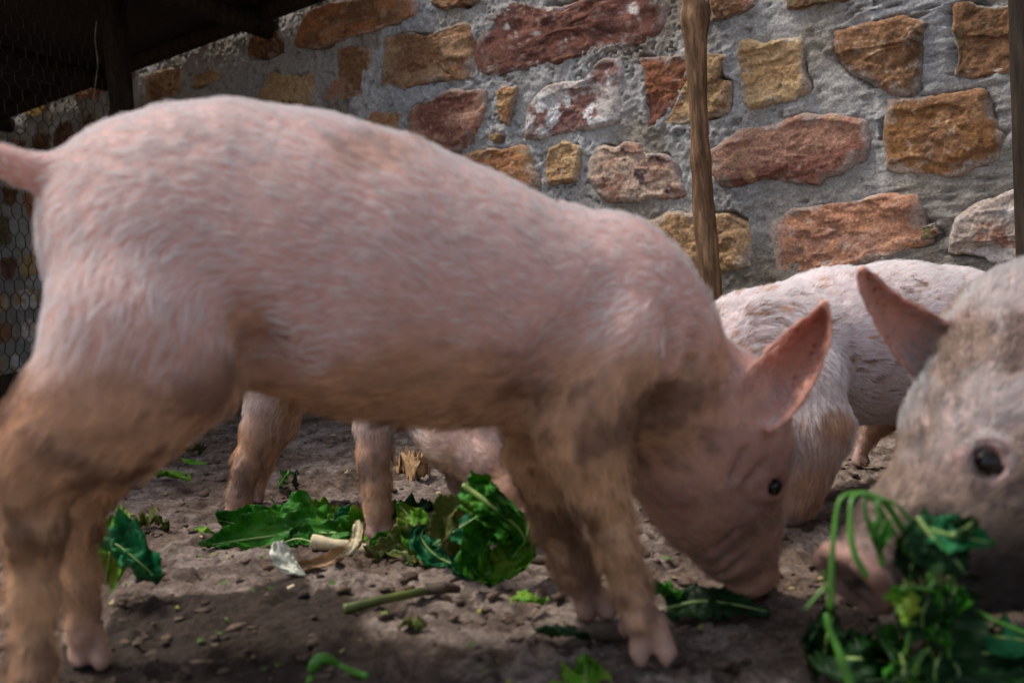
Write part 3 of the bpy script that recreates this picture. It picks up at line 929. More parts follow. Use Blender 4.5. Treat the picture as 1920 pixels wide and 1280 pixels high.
class Pig:
    def __init__(self):
        self.pr = []
        self.comp = []
        self.cut = []

    def chain(self, pts, tag_, k=0.03, yfun=None, hair=1.0):
        w_ = []
        for q in pts:
            px, py, Y, r = q
            w_.append((P(px, py, Y), r * Y / F_PX))
        self.comp.append(dict(kind='C', segs=[dict(kind='c', a=a, b=b_, ra=ra, rb=rb) for (a, ra), (b_, rb) in zip(w_[:-1], w_[1:])], k=k))
        for (a, ra), (b_, rb) in zip(w_[:-1], w_[1:]):
            f = b_ - a
            f = f / (np.linalg.norm(f) + 1e-9)
            self.pr.append(dict(kind='c', a=a, b=b_, ra=ra, rb=rb, k=k, tag=tag_, flow=f, hair=hair))

    def ball(self, px, py, Y, r, tag_, k=0.03, hair=1.0, flow=(-1, 0, 0)):
        a = P(px, py, Y)
        self.pr.append(dict(kind='c', a=a, b=a + np.array([1e-4, 0, 0]), ra=r * Y / F_PX, rb=r * Y / F_PX, k=k, tag=tag_, flow=np.array(flow, float), hair=hair))
        self.comp.append(self.pr[-1])

    def cloud(self, pts, rad, tag_, k=0.012, flow=(0, 0, 1), hair=0.3):
        pts = np.asarray(pts)
        self.pr.append(dict(kind='p', pts=pts, rad=np.broadcast_to(np.asarray(rad, float), (len(pts),)), k=k, tag=tag_, flow=np.array(flow, float), hair=hair))
        self.comp.append(self.pr[-1])

    @staticmethod
    def dist(p, X):
        if p['kind'] == 'c':
            ab = p['b'] - p['a']
            t_ = np.clip(((X - p['a']) @ ab) / (ab @ ab), 0, 1)
            return np.linalg.norm(X - (p['a'] + t_[:, None] * ab), axis=1) - (p['ra'] + t_ * (p['rb'] - p['ra']))
        if p['kind'] == 'C':
            d = None
            for sg in p['segs']:
                e = Pig.dist(sg, X)
                if d is None:
                    d = e
                else:
                    k = 0.014
                    hh = np.clip(0.5 + 0.5 * (e - d) / k, 0, 1)
                    d = e * (1 - hh) + d * hh - k * hh * (1 - hh)
            return d
        out = np.empty(len(X))
        for i in range(0, len(X), 8000):
            d = np.linalg.norm(X[i:i + 8000, None, :] - p['pts'][None], axis=2) - p['rad'][None]
            out[i:i + 8000] = d.min(1)
        return out

    def bbox(self, p):
        if p['kind'] == 'c':
            r = max(p['ra'], p['rb'])
            return np.minimum(p['a'], p['b']) - r, np.maximum(p['a'], p['b']) + r
        if p['kind'] == 'C':
            bb = [self.bbox(q) for q in p['segs']]
            return np.min([q[0] for q in bb], 0), np.max([q[1] for q in bb], 0)
        return p['pts'].min(0) - p['rad'].max(), p['pts'].max(0) + p['rad'].max()

    def build(self, h):
        los, his = zip(*[self.bbox(p) for p in self.pr])
        lo = np.min(los, 0) - 4 * h; hi = np.max(his, 0) + 4 * h
        n_ = np.ceil((hi - lo) / h).astype(int) + 1
        D = np.full(tuple(n_), 0.5, np.float64)
        ax = [lo[i] + h * np.arange(n_[i]) for i in range(3)]
        for p in self.comp + self.cut:
            b0, b1 = self.bbox(p)
            m_ = p['k'] + 3 * h
            i0 = np.maximum(np.floor((b0 - m_ - lo) / h).astype(int), 0)
            i1 = np.minimum(np.ceil((b1 + m_ - lo) / h).astype(int) + 1, n_)
            g = np.stack(np.meshgrid(*[ax[i][i0[i]:i1[i]] for i in range(3)], indexing='ij'), -1)
            shp = g.shape[:3]
            d = self.dist(p, g.reshape(-1, 3)).reshape(shp)
            sl_ = tuple(slice(i0[i], i1[i]) for i in range(3))
            cur = D[sl_]
            k = p['k']
            if p.get('cut'):
                hh = np.clip(0.5 - 0.5 * (cur + d) / k, 0, 1)
                D[sl_] = cur * (1 - hh) - d * hh + k * hh * (1 - hh)
            else:
                hh = np.clip(0.5 + 0.5 * (d - cur) / k, 0, 1)
                D[sl_] = d * (1 - hh) + cur * hh - k * hh * (1 - hh)
        V, F = surface_nets(D, lo, h)
        # light smoothing
        e = np.concatenate([F[:, [0, 1]], F[:, [1, 2]], F[:, [2, 3]], F[:, [3, 0]]])
        for _ in range(2):
            acc = np.zeros_like(V); c_ = np.zeros(len(V))
            for a, b_ in ((0, 1), (1, 0)):
                for x in range(3):
                    acc[:, x] += np.bincount(e[:, a], V[e[:, b_], x], len(V))
                c_ += np.bincount(e[:, a], minlength=len(V))
            V = 0.5 * V + 0.5 * acc / np.maximum(c_, 1)[:, None]
        return V, F

    def surf(self, px, py):
        """depth at which a sight line first meets the body"""
        Ys = np.arange(0.5, 1.6, 0.001)
        d = ray(px, py)
        X = CAM_P[None] + d[None] * (Ys / d[1])[:, None]
        ds = np.min([self.dist(p, X) for p in self.comp], 0) - 0.003
        return float(Ys[np.argmax(ds < 0)])

    def carve(self, px, py, Y, r, k=0.004, end=None):
        a = P(px, py, Y); b_ = a + np.array([1e-4, 0, 0]) if end is None else P(*end)
        self.cut.append(dict(kind='c', a=a, b=b_, ra=r, rb=r, k=k, cut=True))

    def weights(self, X):
        ds = np.stack([self.dist(p, X) for p in self.pr], 1)
        w_ = np.exp(-(ds - ds.min(1, keepdims=True)) / 0.012)
        w_ /= w_.sum(1, keepdims=True)
        return w_


WHITE_H = np.array([0.86, 0.82, 0.80])


def make_pig(pig, label, h, n_hair, length, mud_z, mud_amt, seed, spots, skin=(0.60, 0.36, 0.31), hair_r=0.00016, mudfun=None, eyes=(), dens=None, swirl=0.45, headmud=1.0, mudtone=1.0, topw=0.0, darkz=(-1.0, -1.1), hairtone=1.0, headpink=0.0, legmud=0.85, grey=0.0):
    root = thing('piglet', label, 'piglet', group='white piglets in the pen')
    V, F = pig.build(h)
    W = pig.weights(V)
    tags = sorted({p['tag'] for p in pig.pr})
    T = {t_: W[:, [i for i, p in enumerate(pig.pr) if p['tag'] == t_]].sum(1) for t_ in tags}

    def g(t_):
        return T.get(t_, np.zeros(len(V)))
    low = 0.0035 * fbm(V, 26, 3, seed + 3)
    # skin and soil pigment
    def mudmap(X, legw, headw):
        nz = fbm(X, 13, 4, seed) + 0.5 * fbm(X, 48, 3, seed + 7)
        m_ = smooth(mud_z + 0.10, mud_z - 0.08, X[:, 2] + 0.05 * nz) * mud_amt
        m_ = np.maximum(m_, legw * (legmud + 0.5 * nz) * mud_amt)
        sp = smooth(0.42 - spots, 0.60 - spots, fbm(X * np.array([0.7, 0.7, 1.5]), 21, 3, seed + 21)) * smooth(-0.1, 0.3, fbm(X, 5, 2, seed + 25))
        m_ = np.maximum(m_, 0.75 * sp)
        if mudfun is not None:
            m_ = np.maximum(m_, mudfun(X, nz))
        m_ = m_ * (1 - headw * (1 - headmud))
        return np.clip(m_, 0, 1)
    mud = mudmap(V, g('leg'), g('head') + g('ear'))
    sk = np.array(skin)
    pinkn = fbm(V, 8, 3, seed + 11)[:, None]
    col = sk * (1 + 0.12 * pinkn)
    warm = (g('ear') * 0.75 + g('snout') + g('tail') * 0.5)[:, None]
    col = col * (1 - warm) + np.array([0.56, 0.23, 0.15]) * warm
    hd = g('head')[:, None] * headpink
    col = col * (1 - hd) + np.array([0.60, 0.285, 0.215]) * hd
    ld = g('lid')[:, None]
    col = col * (1 - ld) + np.array([0.50, 0.24, 0.23]) * ld
    toe = g('toe')[:, None]
    col = col * (1 - toe) + np.array([0.30, 0.19, 0.18]) * toe
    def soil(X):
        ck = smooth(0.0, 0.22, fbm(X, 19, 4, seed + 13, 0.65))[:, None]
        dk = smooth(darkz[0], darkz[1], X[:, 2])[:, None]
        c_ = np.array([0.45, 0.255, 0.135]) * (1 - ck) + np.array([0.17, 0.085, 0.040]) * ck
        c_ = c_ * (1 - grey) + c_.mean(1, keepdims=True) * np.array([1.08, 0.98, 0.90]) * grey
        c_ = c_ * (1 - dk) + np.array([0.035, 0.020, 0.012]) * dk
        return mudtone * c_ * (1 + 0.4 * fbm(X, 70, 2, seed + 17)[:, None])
    mudc = soil(V)
    fn = np.cross(V[F[:, 2]] - V[F[:, 0]], V[F[:, 3]] - V[F[:, 1]])
    vn = np.zeros_like(V)
    for c_i in range(4):
        for x_i in range(3):
            vn[:, x_i] += np.bincount(F[:, c_i], fn[:, x_i], len(V))
    vn /= np.linalg.norm(vn, axis=1)[:, None] + 1e-12
    if (vn * (V - V.mean(0))).sum() < 0:
        vn = -vn
    V = V + vn * (mud * (1 - g('lid')) * (0.0022 * fbm(V, 75, 2, seed + 19) + 0.0022 * smooth(0.0, 0.22, fbm(V, 19, 4, seed + 13, 0.65))))[:, None]
    mm = mud[:, None] * (1 - 0.7 * toe) * (1 - 0.7 * ld) * (1 - 0.9 * g('ear')[:, None]) * (1 - 0.85 * g('snout')[:, None])
    col = col * (1 - mm) + mudc * mm
    Nn = None
    o = new_mesh('body', V, F, M_SKIN, root, col=np.clip(col, 0.01, 1))
    # bristles
    tri = np.concatenate([F[:, [0, 1, 2]], F[:, [0, 2, 3]]])
    A, B, Cc = V[tri[:, 0]], V[tri[:, 1]], V[tri[:, 2]]
    cr_ = np.cross(B - A, Cc - A)
    ar = np.linalg.norm(cr_, axis=1)
    nr = cr_ / (ar[:, None] + 1e-12)
    rg = np.random.default_rng(seed)
    if dens is not None:
        ar = ar * dens((A + B + Cc) / 3)
    pk = rg.choice(len(tri), n_hair, p=ar / ar.sum())
    u1, u2 = rg.random(n_hair), rg.random(n_hair)
    fl_ = u1 + u2 > 1
    u1[fl_], u2[fl_] = 1 - u1[fl_], 1 - u2[fl_]
    X = A[pk] + u1[:, None] * (B[pk] - A[pk]) + u2[:, None] * (Cc[pk] - A[pk])
    N = nr[pk]
    if (N * (X - V.mean(0))).sum(1).mean() < 0:
        N = -N
    w_ = pig.weights(X)
    flow = w_ @ np.stack([p['flow'] for p in pig.pr])
    amt = w_ @ np.array([p['hair'] for p in pig.pr])
    keep = rg.random(n_hair) < np.clip(amt * 1.4, 0, 1)
    keep &= X[:, 2] > 0.012
    if topw:
        # thicker coat along the back, thinner over the shoulder and flank
        keep &= rg.random(n_hair) < np.clip(1 - topw + topw * smooth(-0.25, 0.75, N[:, 2] + 0.25 * fbm(X, 14, 3, seed + 61)), 0, 1)
    for ex, ey, eY, er in eyes:
        keep &= np.linalg.norm(X - P(ex, ey, eY), axis=1) > er * 1.45
    X, N, flow, amt, w_ = X[keep], N[keep], flow[keep], amt[keep], w_[keep]
    n_ = len(X)
    ft_ = flow - (flow * N).sum(1)[:, None] * N
    ft_ = ft_ / (np.linalg.norm(ft_, axis=1)[:, None] + 1e-9)
    sw = np.stack([fbm(X, 15, 3, seed + 31), fbm(X, 15, 3, seed + 33), fbm(X, 15, 3, seed + 35)], -1) * swirl
    ind = rg.normal(0, 0.13, (n_, 3))
    ft_ = ft_ + sw + ind
    ft_ = ft_ - (ft_ * N).sum(1)[:, None] * N
    ft_ = ft_ / (np.linalg.norm(ft_, axis=1)[:, None] + 1e-9)
    L = length * (0.55 + 0.75 * rg.random(n_)) * np.clip(amt, 0.15, 1.6)
    lift = 0.22 + 0.25 * rg.random(n_) + 0.25 * smooth(0.1, 0.5, fbm(X, 30, 2, seed + 41))
    pts = np.empty((n_, 4, 3))
    pts[:, 0] = X - N * 0.0008
    pts[:, 1] = X + L[:, None] * 0.33 * (ft_ * 0.9 + N * lift[:, None] * 1.2)
    pts[:, 2] = X + L[:, None] * 0.67 * (ft_ * 0.97 + N * lift[:, None] * 0.9)
    pts[:, 3] = X + L[:, None] * (ft_ + N * lift[:, None] * 0.62) + np.array([0, 0, -1.0]) * (L * 0.10)[:, None]
    # bristles stick together in small damp tufts
    ng = max(50, n_ // 16)
    kd = KDTree(ng)
    gi = rg.choice(n_, ng, replace=False)
    for q, i in enumerate(gi):
        kd.insert(X[i], q)
    kd.balance()
    own = gi[np.array([kd.find(x)[1] for x in X])]
    tip = pts[own, 3]
    cl_a = (0.25 + 0.5 * rg.random(n_))[:, None] * (np.linalg.norm(X - X[own], axis=1) < 0.011)[:, None]
    pts[:, 3] = pts[:, 3] * (1 - cl_a) + tip * cl_a
    pts[:, 2] = pts[:, 2] * (1 - 0.5 * cl_a) + pts[own, 2] * 0.5 * cl_a
    pts[:, 1:, 2] = np.maximum(pts[:, 1:, 2], 0.004)
    cu = bpy.data.hair_curves.new('hair')
    cu.add_curves([4] * n_)
    cu.attributes['position'].data.foreach_set('vector', pts.ravel())
    ra = cu.attributes.new('radius', 'FLOAT', 'POINT') if 'radius' not in cu.attributes else cu.attributes['radius']
    rv = np.tile(np.array([1.0, 0.9, 0.65, 0.15]), n_) * hair_r
    ra.data.foreach_set('value', rv)
    legw = w_[:, [i for i, p in enumerate(pig.pr) if p['tag'] == 'leg']].sum(1)
    headw = w_[:, [i for i, p in enumerate(pig.pr) if p['tag'] in ('head', 'ear')]].sum(1)
    mud2 = smooth(0.04, 0.6, mudmap(X, legw, headw) * (1 - 0.9 * w_[:, [i for i, p in enumerate(pig.pr) if p['tag'] == 'ear']].sum(1)))[:, None]
    hc = hairtone * WHITE_H * (0.8 + 0.3 * rg.random((n_, 1)))
    mh = soil(X) * 1.35 * (0.6 + 0.8 * rg.random((n_, 1)))
    hc = hc * (1 - mud2 * 0.96) + mh * mud2 * 0.96
    ca = cu.attributes.new('Col', 'FLOAT_COLOR', 'CURVE')
    c4 = np.ones((n_, 4)); c4[:, :3] = np.clip(hc, 0, 1)
    ca.data.foreach_set('color', c4.ravel())
    cu.materials.append(M_HAIR)
    ho = bpy.data.objects.new('hair', cu)
    C.objects.link(ho)
    ho.parent = root
    for ex, ey, eY, er in eyes:
        c_ = P(ex, ey, eY)
        th, ph = np.meshgrid(np.linspace(0, 2 * math.pi, 32, endpoint=False), np.linspace(0.001, math.pi - 0.001, 16), indexing='ij')
        S = np.stack([np.sin(ph) * np.cos(th), np.cos(ph), np.sin(ph) * np.sin(th)], -1).reshape(-1, 3) * er + c_
        new_mesh('eye', S, grid_faces(32, 16, True), M_EYE, root)
    return root


def ear_cloud(Ls, Rs, Y0, Y1, cup, n1=46, n2=24, r=0.003, skew=0.5):
    Lc = catmull(np.array(Ls, float), n1); Rc = catmull(np.array(Rs, float), n1)
    pts, rad = [], []
    for i in range(n1):
        t_ = i / (n1 - 1)
        for j in range(n2):
            s = j / (n2 - 1)
            p2 = Lc[i] * (1 - s) + Rc[i] * s
            bow = 1 - abs(2 * s - 1) ** 2.6
            Y = Y0 + (Y1 - Y0) * t_ + cup * bow * (0.4 + 0.6 * math.sin(math.pi * min(1, 0.15 + t_ * 0.85)))
            pts.append(P(p2[0], p2[1], Y)); rad.append(r * (1.25 - 0.35 * t_))
    return pts, rad


def ring_pts(c_, n_, rx, rz, tilt=0.0, rad=0.003, num=40):
    nn = np.array(n_, float); nn /= np.linalg.norm(nn)
    u = np.cross(nn, [0, 0, 1.0]); u /= np.linalg.norm(u)
    w_ = np.cross(u, nn)
    u, w_ = math.cos(tilt) * u + math.sin(tilt) * w_, -math.sin(tilt) * u + math.cos(tilt) * w_
    a = np.linspace(0, 2 * math.pi, num, endpoint=False)
    return [c_ + rx * math.cos(x) * u + rz * math.sin(x) * w_ for x in a]


def trotter(pig, px, py, Y, w_, hgt, spread):
    """two pointed toes"""
    for s in (-1, 1):
        pig.chain([(px + s * spread * 0.55, py - hgt, Y, w_ * 1.0), (px + s * spread, py - hgt * 0.38, Y - 0.004, w_ * 0.80), (px + s * spread * 1.0 + 3, py - w_ * 0.25, Y - 0.014, w_ * 0.30)], 'toe', 0.003, hair=0.0)


# ---- the big piglet walking across the front
def ya(x):
    return 0.82 + 0.10 * (x - 100) / 1200.0


A_ = Pig()
tr = [(1140, 640, 172), (1085, 605, 186), (980, 585, 202), (850, 560, 236), (700, 520, 258), (560, 475, 254), (430, 435, 231), (310, 425, 206), (268, 425, 172)]
A_.chain([(x, y, ya(x), r) for x, y, r in tr], 'trunk', 0.04)
A_.chain([(1255, 735, 0.925, 122), (1190, 680, 0.915, 148), (1100, 650, 0.90, 155)], 'trunk', 0.05)
A_.ball(1165, 520, 0.895, 80, 'trunk', 0.05)
# near hind leg and thigh
A_.chain([(290, 500, 0.80, 172), (268, 620, 0.772, 164), (205, 725, 0.755, 128), (110, 820, 0.745, 98)], 'thigh', 0.028)
A_.chain([(330, 600, 0.79, 130), (345, 680, 0.775, 104), (230, 810, 0.765, 88)], 'thigh', 0.03)
A_.chain([(110, 820, 0.745, 90), (58, 890, 0.74, 68), (66, 1000, 0.74, 48), (66, 1120, 0.74, 41), (60, 1250, 0.735, 38), (56, 1320, 0.733, 41)], 'leg', 0.02)
trotter(A_, 56, 1398, 0.735, 24, 84, 29)
# far hind leg
A_.chain([(330, 620, 0.90, 140), (250, 760, 0.90, 95), (180, 880, 0.905, 58), (146, 985, 0.905, 38), (150, 1100, 0.905, 30), (160, 1190, 0.905, 31)], 'leg', 0.03)
trotter(A_, 168, 1252, 0.905, 18, 58, 21)
# near front leg: shoulder blade, elbow, forearm, knee, pastern
A_.chain([(1190, 560, 0.875, 84), (1140, 640, 0.850, 100), (1075, 735, 0.832, 92), (1058, 785, 0.826, 66)], 'shoulder', 0.018)
A_.chain([(1040, 760, 0.822, 42), (1020, 770, 0.822, 34), (1004, 776, 0.824, 24)], 'shoulder', 0.016)
A_.chain([(1092, 775, 0.828, 84), (1102, 850, 0.826, 70), (1125, 930, 0.826, 49), (1150, 1000, 0.826, 34), (1163, 1045, 0.826, 34), (1179, 1100, 0.826, 27), (1199, 1165, 0.826, 33)], 'leg', 0.014)
A_.ball(1158, 1030, 0.812, 26, 'leg', 0.012, flow=(0.2, 0, -1))
trotter(A_, 1224, 1252, 0.826, 17.5, 86, 24)
for s_ in (-1, 1):
    A_.chain([(1186 + 14 * s_, 1168, 0.842, 12), (1190 + 16 * s_, 1190, 0.848, 8)], 'toe', 0.006, hair=0.0)
# far front leg, folding at the knee
A_.chain([(1020, 760, 0.955, 88), (1008, 860, 0.965, 54), (1040, 980, 0.975, 36), (1080, 1065, 0.98, 36), (1106, 1115, 0.98, 27)], 'leg', 0.025)
trotter(A_, 1120, 1160, 0.98, 17, 48, 19)
# head, lowered
A_.chain([(1262, 760, 0.93, 112), (1330, 800, 0.945, 116)], 'head', 0.03, hair=0.8)
A_.chain([(1402, 1060, 1.0, 54), (1390, 990, 0.99, 70), (1372, 900, 0.965, 92), (1352, 800, 0.95, 108), (1290, 740, 0.94, 106)], 'head', 0.025, hair=0.8)
A_.chain([(1350, 1005, 0.985, 48), (1306, 925, 0.955, 80), (1278, 850, 0.94, 102)], 'head', 0.03, hair=0.8)
A_.ball(1372, 745, 0.945, 70, 'head', 0.03, hair=0.8)
A_.chain([(1335, 895, 0.942, 84), (1305, 855, 0.932, 90)], 'head', 0.025, hair=0.8)
A_.chain([(1350, 1030, 0.985, 40), (1305, 965, 0.96, 54), (1262, 880, 0.935, 74)], 'head', 0.03, hair=1.3)
A_.chain([(1432, 890, 0.932, 36), (1436, 830, 0.93, 42)], 'head', 0.025, hair=0.7)
sc_ = P(1412, 1092, 1.005)
snd = np.array([0.45, -0.1, -0.85]); snd /= np.linalg.norm(snd)
A_.cloud(ring_pts(sc_, snd, 0.024, 0.020) + ring_pts(sc_, snd, 0.014, 0.012, num=20) + [sc_], 0.007, 'snout', 0.012, hair=0.05)
pts, rad = ear_cloud([(1376, 800), (1376, 750), (1398, 705), (1440, 655), (1492, 608), (1530, 580), (1545, 566)],
                     [(1440, 806), (1468, 792), (1495, 762), (1526, 715), (1550, 660), (1558, 610), (1549, 567)], 0.880, 0.876, 0.046)
A_.cloud(pts, rad, 'ear', 0.010, flow=(0.5, 0, 0.8), hair=0.16)
pts, rad = ear_cloud([(1360, 790), (1390, 740), (1420, 700), (1445, 672), (1460, 662)], [(1430, 800), (1460, 760), (1475, 720), (1475, 690), (1464, 663)], 1.03, 1.04, 0.02, 30, 18)
A_.cloud(pts, rad, 'ear', 0.012, flow=(0.5, 0, 0.8), hair=0.16)
A_.carve(1420, 762, 0.915, 0.0065, 0.006, end=(1428, 772, 0.95))
# tail
A_.chain([(130, 325, 0.80, 40), (80, 325, 0.795, 27), (40, 318, 0.79, 24), (0, 300, 0.785, 21), (-45, 285, 0.78, 17), (-80, 250, 0.78, 12)], 'tail', 0.012, hair=0.5)
# skin fold at the flank, elbow and eye socket
fy = A_.surf(495, 650)
A_.carve(478, 600, A_.surf(478, 600) - 0.004, 0.009, 0.030, end=(497, 690, A_.surf(497, 690)))
A_.carve(500, 680, A_.surf(500, 680) - 0.003, 0.013, 0.026, end=(480, 745, A_.surf(480, 745) + 0.004))
for (x_, y_, x2, y2) in ((1262, 600, 1240, 700), (1300, 640, 1272, 745)):
    A_.carve(x_, y_, A_.surf(x_, y_) - 0.006, 0.007, 0.014, end=(x2, y2, A_.surf(x2, y2) - 0.006))
for (x_, y_, x2, y2) in ((1395, 905, 1425, 870), (1388, 925, 1412, 950), (1370, 895, 1392, 850), (1330, 1030, 1372, 985), (1345, 1075, 1400, 1040), (1350, 1050, 1395, 1015)):
    A_.carve(x_, y_, A_.surf(x_, y_) - 0.004, 0.004, 0.006, end=(x2, y2, A_.surf(x2, y2) - 0.004))
A_.carve(972, 790, A_.surf(972, 790) - 0.006, 0.012, 0.028, end=(1075, 640, A_.surf(1075, 640) - 0.009))
A_.carve(1075, 640, A_.surf(1075, 640) - 0.009, 0.011, 0.026, end=(1150, 540, A_.surf(1150, 540) - 0.011))
A_.carve(1225, 760, 0.845, 0.010, 0.030, end=(1205, 900, 0.855))
eA = A_.surf(1449, 912)
A_.carve(1449, 912, eA, 0.0086, 0.005, end=(1449, 912, eA + 0.006))
A_.cloud(ring_pts(P(1447, 912, eA - 0.001), (0.5, -0.85, 0), 0.0082, 0.0090, num=40), 0.0034, 'lid', 0.006, flow=(0.5, -0.6, 0.3), hair=0.5)


def mud_shadeA(X, nz):
    # caked soil and painted shade under the belly, soil on the lower legs; a smear along the back
    m_ = smooth(0.305, 0.235, X[:, 2] + 0.04 * nz) * (0.85 + 0.3 * np.clip(nz, -0.5, 1))
    d = np.linalg.norm((X - P(490, 690, fy)) * np.array([1.2, 1, 0.7]), axis=1)
    m_ = np.maximum(m_, 0.6 * smooth(0.05, 0.015, d + 0.03 * nz))
    c0 = P(690, 290, 0.80); c1 = P(640, 320, 0.75)
    d = np.linalg.norm((X - c0) * np.array([1, 0.5, 2.2]), axis=1)
    m_ = np.maximum(m_, 0.30 * smooth(0.05, 0.02, d + 0.06 * nz))
    for q, r_ in (((490, 310, 0.72), 0.022), ((520, 270, 0.75), 0.012), ((330, 235, 0.75), 0.016), ((610, 325, 0.72), 0.018)):
        d = np.linalg.norm((X - P(*q)) * np.array([1, 0.25, 1.6]), axis=1)
        m_ = np.maximum(m_, 0.28 * smooth(r_ * 0.8, r_ * 0.25, d + 0.022 * nz))
    return m_


make_pig(A_, 'large muddy-legged piglet walking across the front with its head lowered to the ground', 0.0037, 105000, 0.0145, 0.235, 1.0, 300, -0.25,
         mudfun=mud_shadeA, eyes=[(1450, 912, eA + 0.0062, 0.0084)], skin=(0.67, 0.38, 0.32), hair_r=0.00017, headmud=0.35, topw=0.62, swirl=0.6, headpink=0.7)

# ---- the head pushing in from the right, chewing greens
D_ = Pig()
D_.chain([(1688, 1028, 0.775, 80), (1740, 980, 0.79, 98), (1800, 920, 0.82, 118), (1860, 850, 0.85, 150), (1910, 790, 0.89, 180), (1990, 740, 0.95, 205)], 'head', 0.035)
D_.chain([(1800, 810, 0.86, 78), (1868, 732, 0.88, 86), (1955, 655, 0.93, 104)], 'head', 0.03)
D_.chain([(1900, 960, 0.82, 108), (1960, 900, 0.86, 150)], 'head', 0.04)
D_.chain([(2000, 720, 0.97, 235), (2150, 690, 1.04, 250), (2330, 640, 1.12, 255), (2500, 620, 1.2, 230)], 'trunk', 0.06)
D_.chain([(1745, 1112, 0.79, 42), (1800, 1085, 0.80, 62), (1880, 1050, 0.82, 90)], 'jaw', 0.025, hair=0.7)
# snout disc, tipped down to the left
sc_ = P(1628, 1062, 0.765)
snd = np.array([-0.78, -0.30, -0.52]); snd /= np.linalg.norm(snd)
D_.chain([(1646, 1050, 0.765, 68), (1692, 1016, 0.78, 86)], 'head', 0.02, hair=0.6)
sc2 = sc_ + snd * 0.014
D_.cloud(ring_pts(sc2, snd, 0.024, 0.019, num=40) + ring_pts(sc2, snd, 0.012, 0.010, num=20) + [sc2], 0.0065, 'head', 0.010, hair=0.1)
D_.cloud(ring_pts(sc2 + snd * 0.001, snd, 0.033, 0.027, num=64), 0.0062, 'snout', 0.009, hair=0.03)
u_ = np.cross(snd, [0, 0, 1.0]); u_ /= np.linalg.norm(u_)
for s in (-1, 1):
    q = sc2 + u_ * 0.013 * s + snd * 0.006
    D_.cut.append(dict(kind='c', a=q, b=q - snd * 0.02, ra=0.0055, rb=0.004, k=0.004, cut=True))
# ears
pts, rad = ear_cloud([(1742, 724), (1704, 694), (1674, 660), (1650, 622), (1632, 588), (1618, 558), (1610, 530), (1609, 504)], [(1825, 650), (1800, 628), (1778, 607), (1745, 587), (1708, 568), (1673, 547), (1648, 522), (1620, 500)], 0.925, 0.895, 0.020, r=0.0026)
D_.cloud(pts, rad, 'ear', 0.008, flow=(-0.6, 0, 0.7), hair=0.25)
pts, rad = ear_cloud([(2000, 640), (2010, 560), (2040, 490), (2080, 430)], [(2130, 680), (2140, 600), (2130, 510), (2090, 430)], 0.78, 0.72, 0.03, 36, 24, r=0.004)
D_.cloud(pts, rad, 'ear', 0.016, flow=(0.6, 0, 0.7), hair=0.16)
# legs, outside the picture
for (x0, Y0_, x1) in ((2110, 0.94, 2090), (2140, 1.18, 2150), (2520, 1.10, 2540), (2480, 1.30, 2490)):
    g_ = CAM_P[2] * F_PX / Y0_
    yb_ = 570 - 0.05 * (x1 - 960) + g_
    D_.chain([(x0, 760, Y0_, 110 / Y0_), (x0 - 5, (760 + yb_) / 2, Y0_, 62 / Y0_), (x1, yb_ - 70 / Y0_, Y0_, 40 / Y0_)], 'leg', 0.03)
    trotter(D_, x1, yb_, Y0_, 20 / Y0_, 60 / Y0_, 18 / Y0_)
# eye
eD = D_.surf(1850, 868)
D_.carve(1850, 868, eD, 0.0130, 0.006, end=(1850, 868, eD + 0.01))
ec = P(1850, 868, eD + 0.0085)
lid = ring_pts(P(1850, 868, eD - 0.0015), (-0.1, -1, 0.05), 0.0150, 0.0100, 0.25, num=48)
D_.cloud(lid, 0.0036, 'lid', 0.008, flow=(-0.3, -0.8, 0.35), hair=0.45)
D_.carve(1712, 1092, D_.surf(1712, 1092), 0.007, 0.008, end=(1815, 1078, D_.surf(1815, 1078) + 0.002))
D_.cloud(ring_pts(P(1852, 866, eD + 0.003), (-0.1, -1, 0.05), 0.0235, 0.0185, 0.2, num=56), 0.0032, 'fold', 0.008, hair=0.6)


for rx_, rz_, a0, a1 in ((0.033, 0.026, 0.5, 2.6), (0.042, 0.034, 0.7, 2.3), (0.034, 0.028, 3.6, 5.6)):
    for a_, b_ in zip(np.linspace(a0, a1, 8)[:-1], np.linspace(a0, a1, 8)[1:]):
        q1 = (1850 + rx_ * math.cos(a_) * F_PX / 0.77, 868 - rz_ * math.sin(a_) * F_PX / 0.77)
        q2 = (1850 + rx_ * math.cos(b_) * F_PX / 0.77, 868 - rz_ * math.sin(b_) * F_PX / 0.77)
        D_.carve(*q1, D_.surf(*q1) - 0.0025, 0.0036, 0.006, end=(*q2, D_.surf(*q2) - 0.0025))


def mud_shadeD(X, nz):
    m_ = 0.16 + 0.45 * smooth(0.0, 0.4, nz)  # overall darkening paints the face's shade in with the real mud
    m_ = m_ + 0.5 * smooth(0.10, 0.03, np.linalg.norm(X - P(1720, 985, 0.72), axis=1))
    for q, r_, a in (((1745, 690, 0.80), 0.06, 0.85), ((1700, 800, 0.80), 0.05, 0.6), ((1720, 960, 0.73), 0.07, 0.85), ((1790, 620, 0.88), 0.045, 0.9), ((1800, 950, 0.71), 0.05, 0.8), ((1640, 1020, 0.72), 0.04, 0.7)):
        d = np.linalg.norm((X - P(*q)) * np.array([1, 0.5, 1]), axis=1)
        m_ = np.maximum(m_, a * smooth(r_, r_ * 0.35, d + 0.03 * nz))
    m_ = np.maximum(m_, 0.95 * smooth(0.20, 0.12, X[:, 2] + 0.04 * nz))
    return m_ * smooth(0.0, 0.012, np.linalg.norm(X - ec, axis=1) - 0.012)


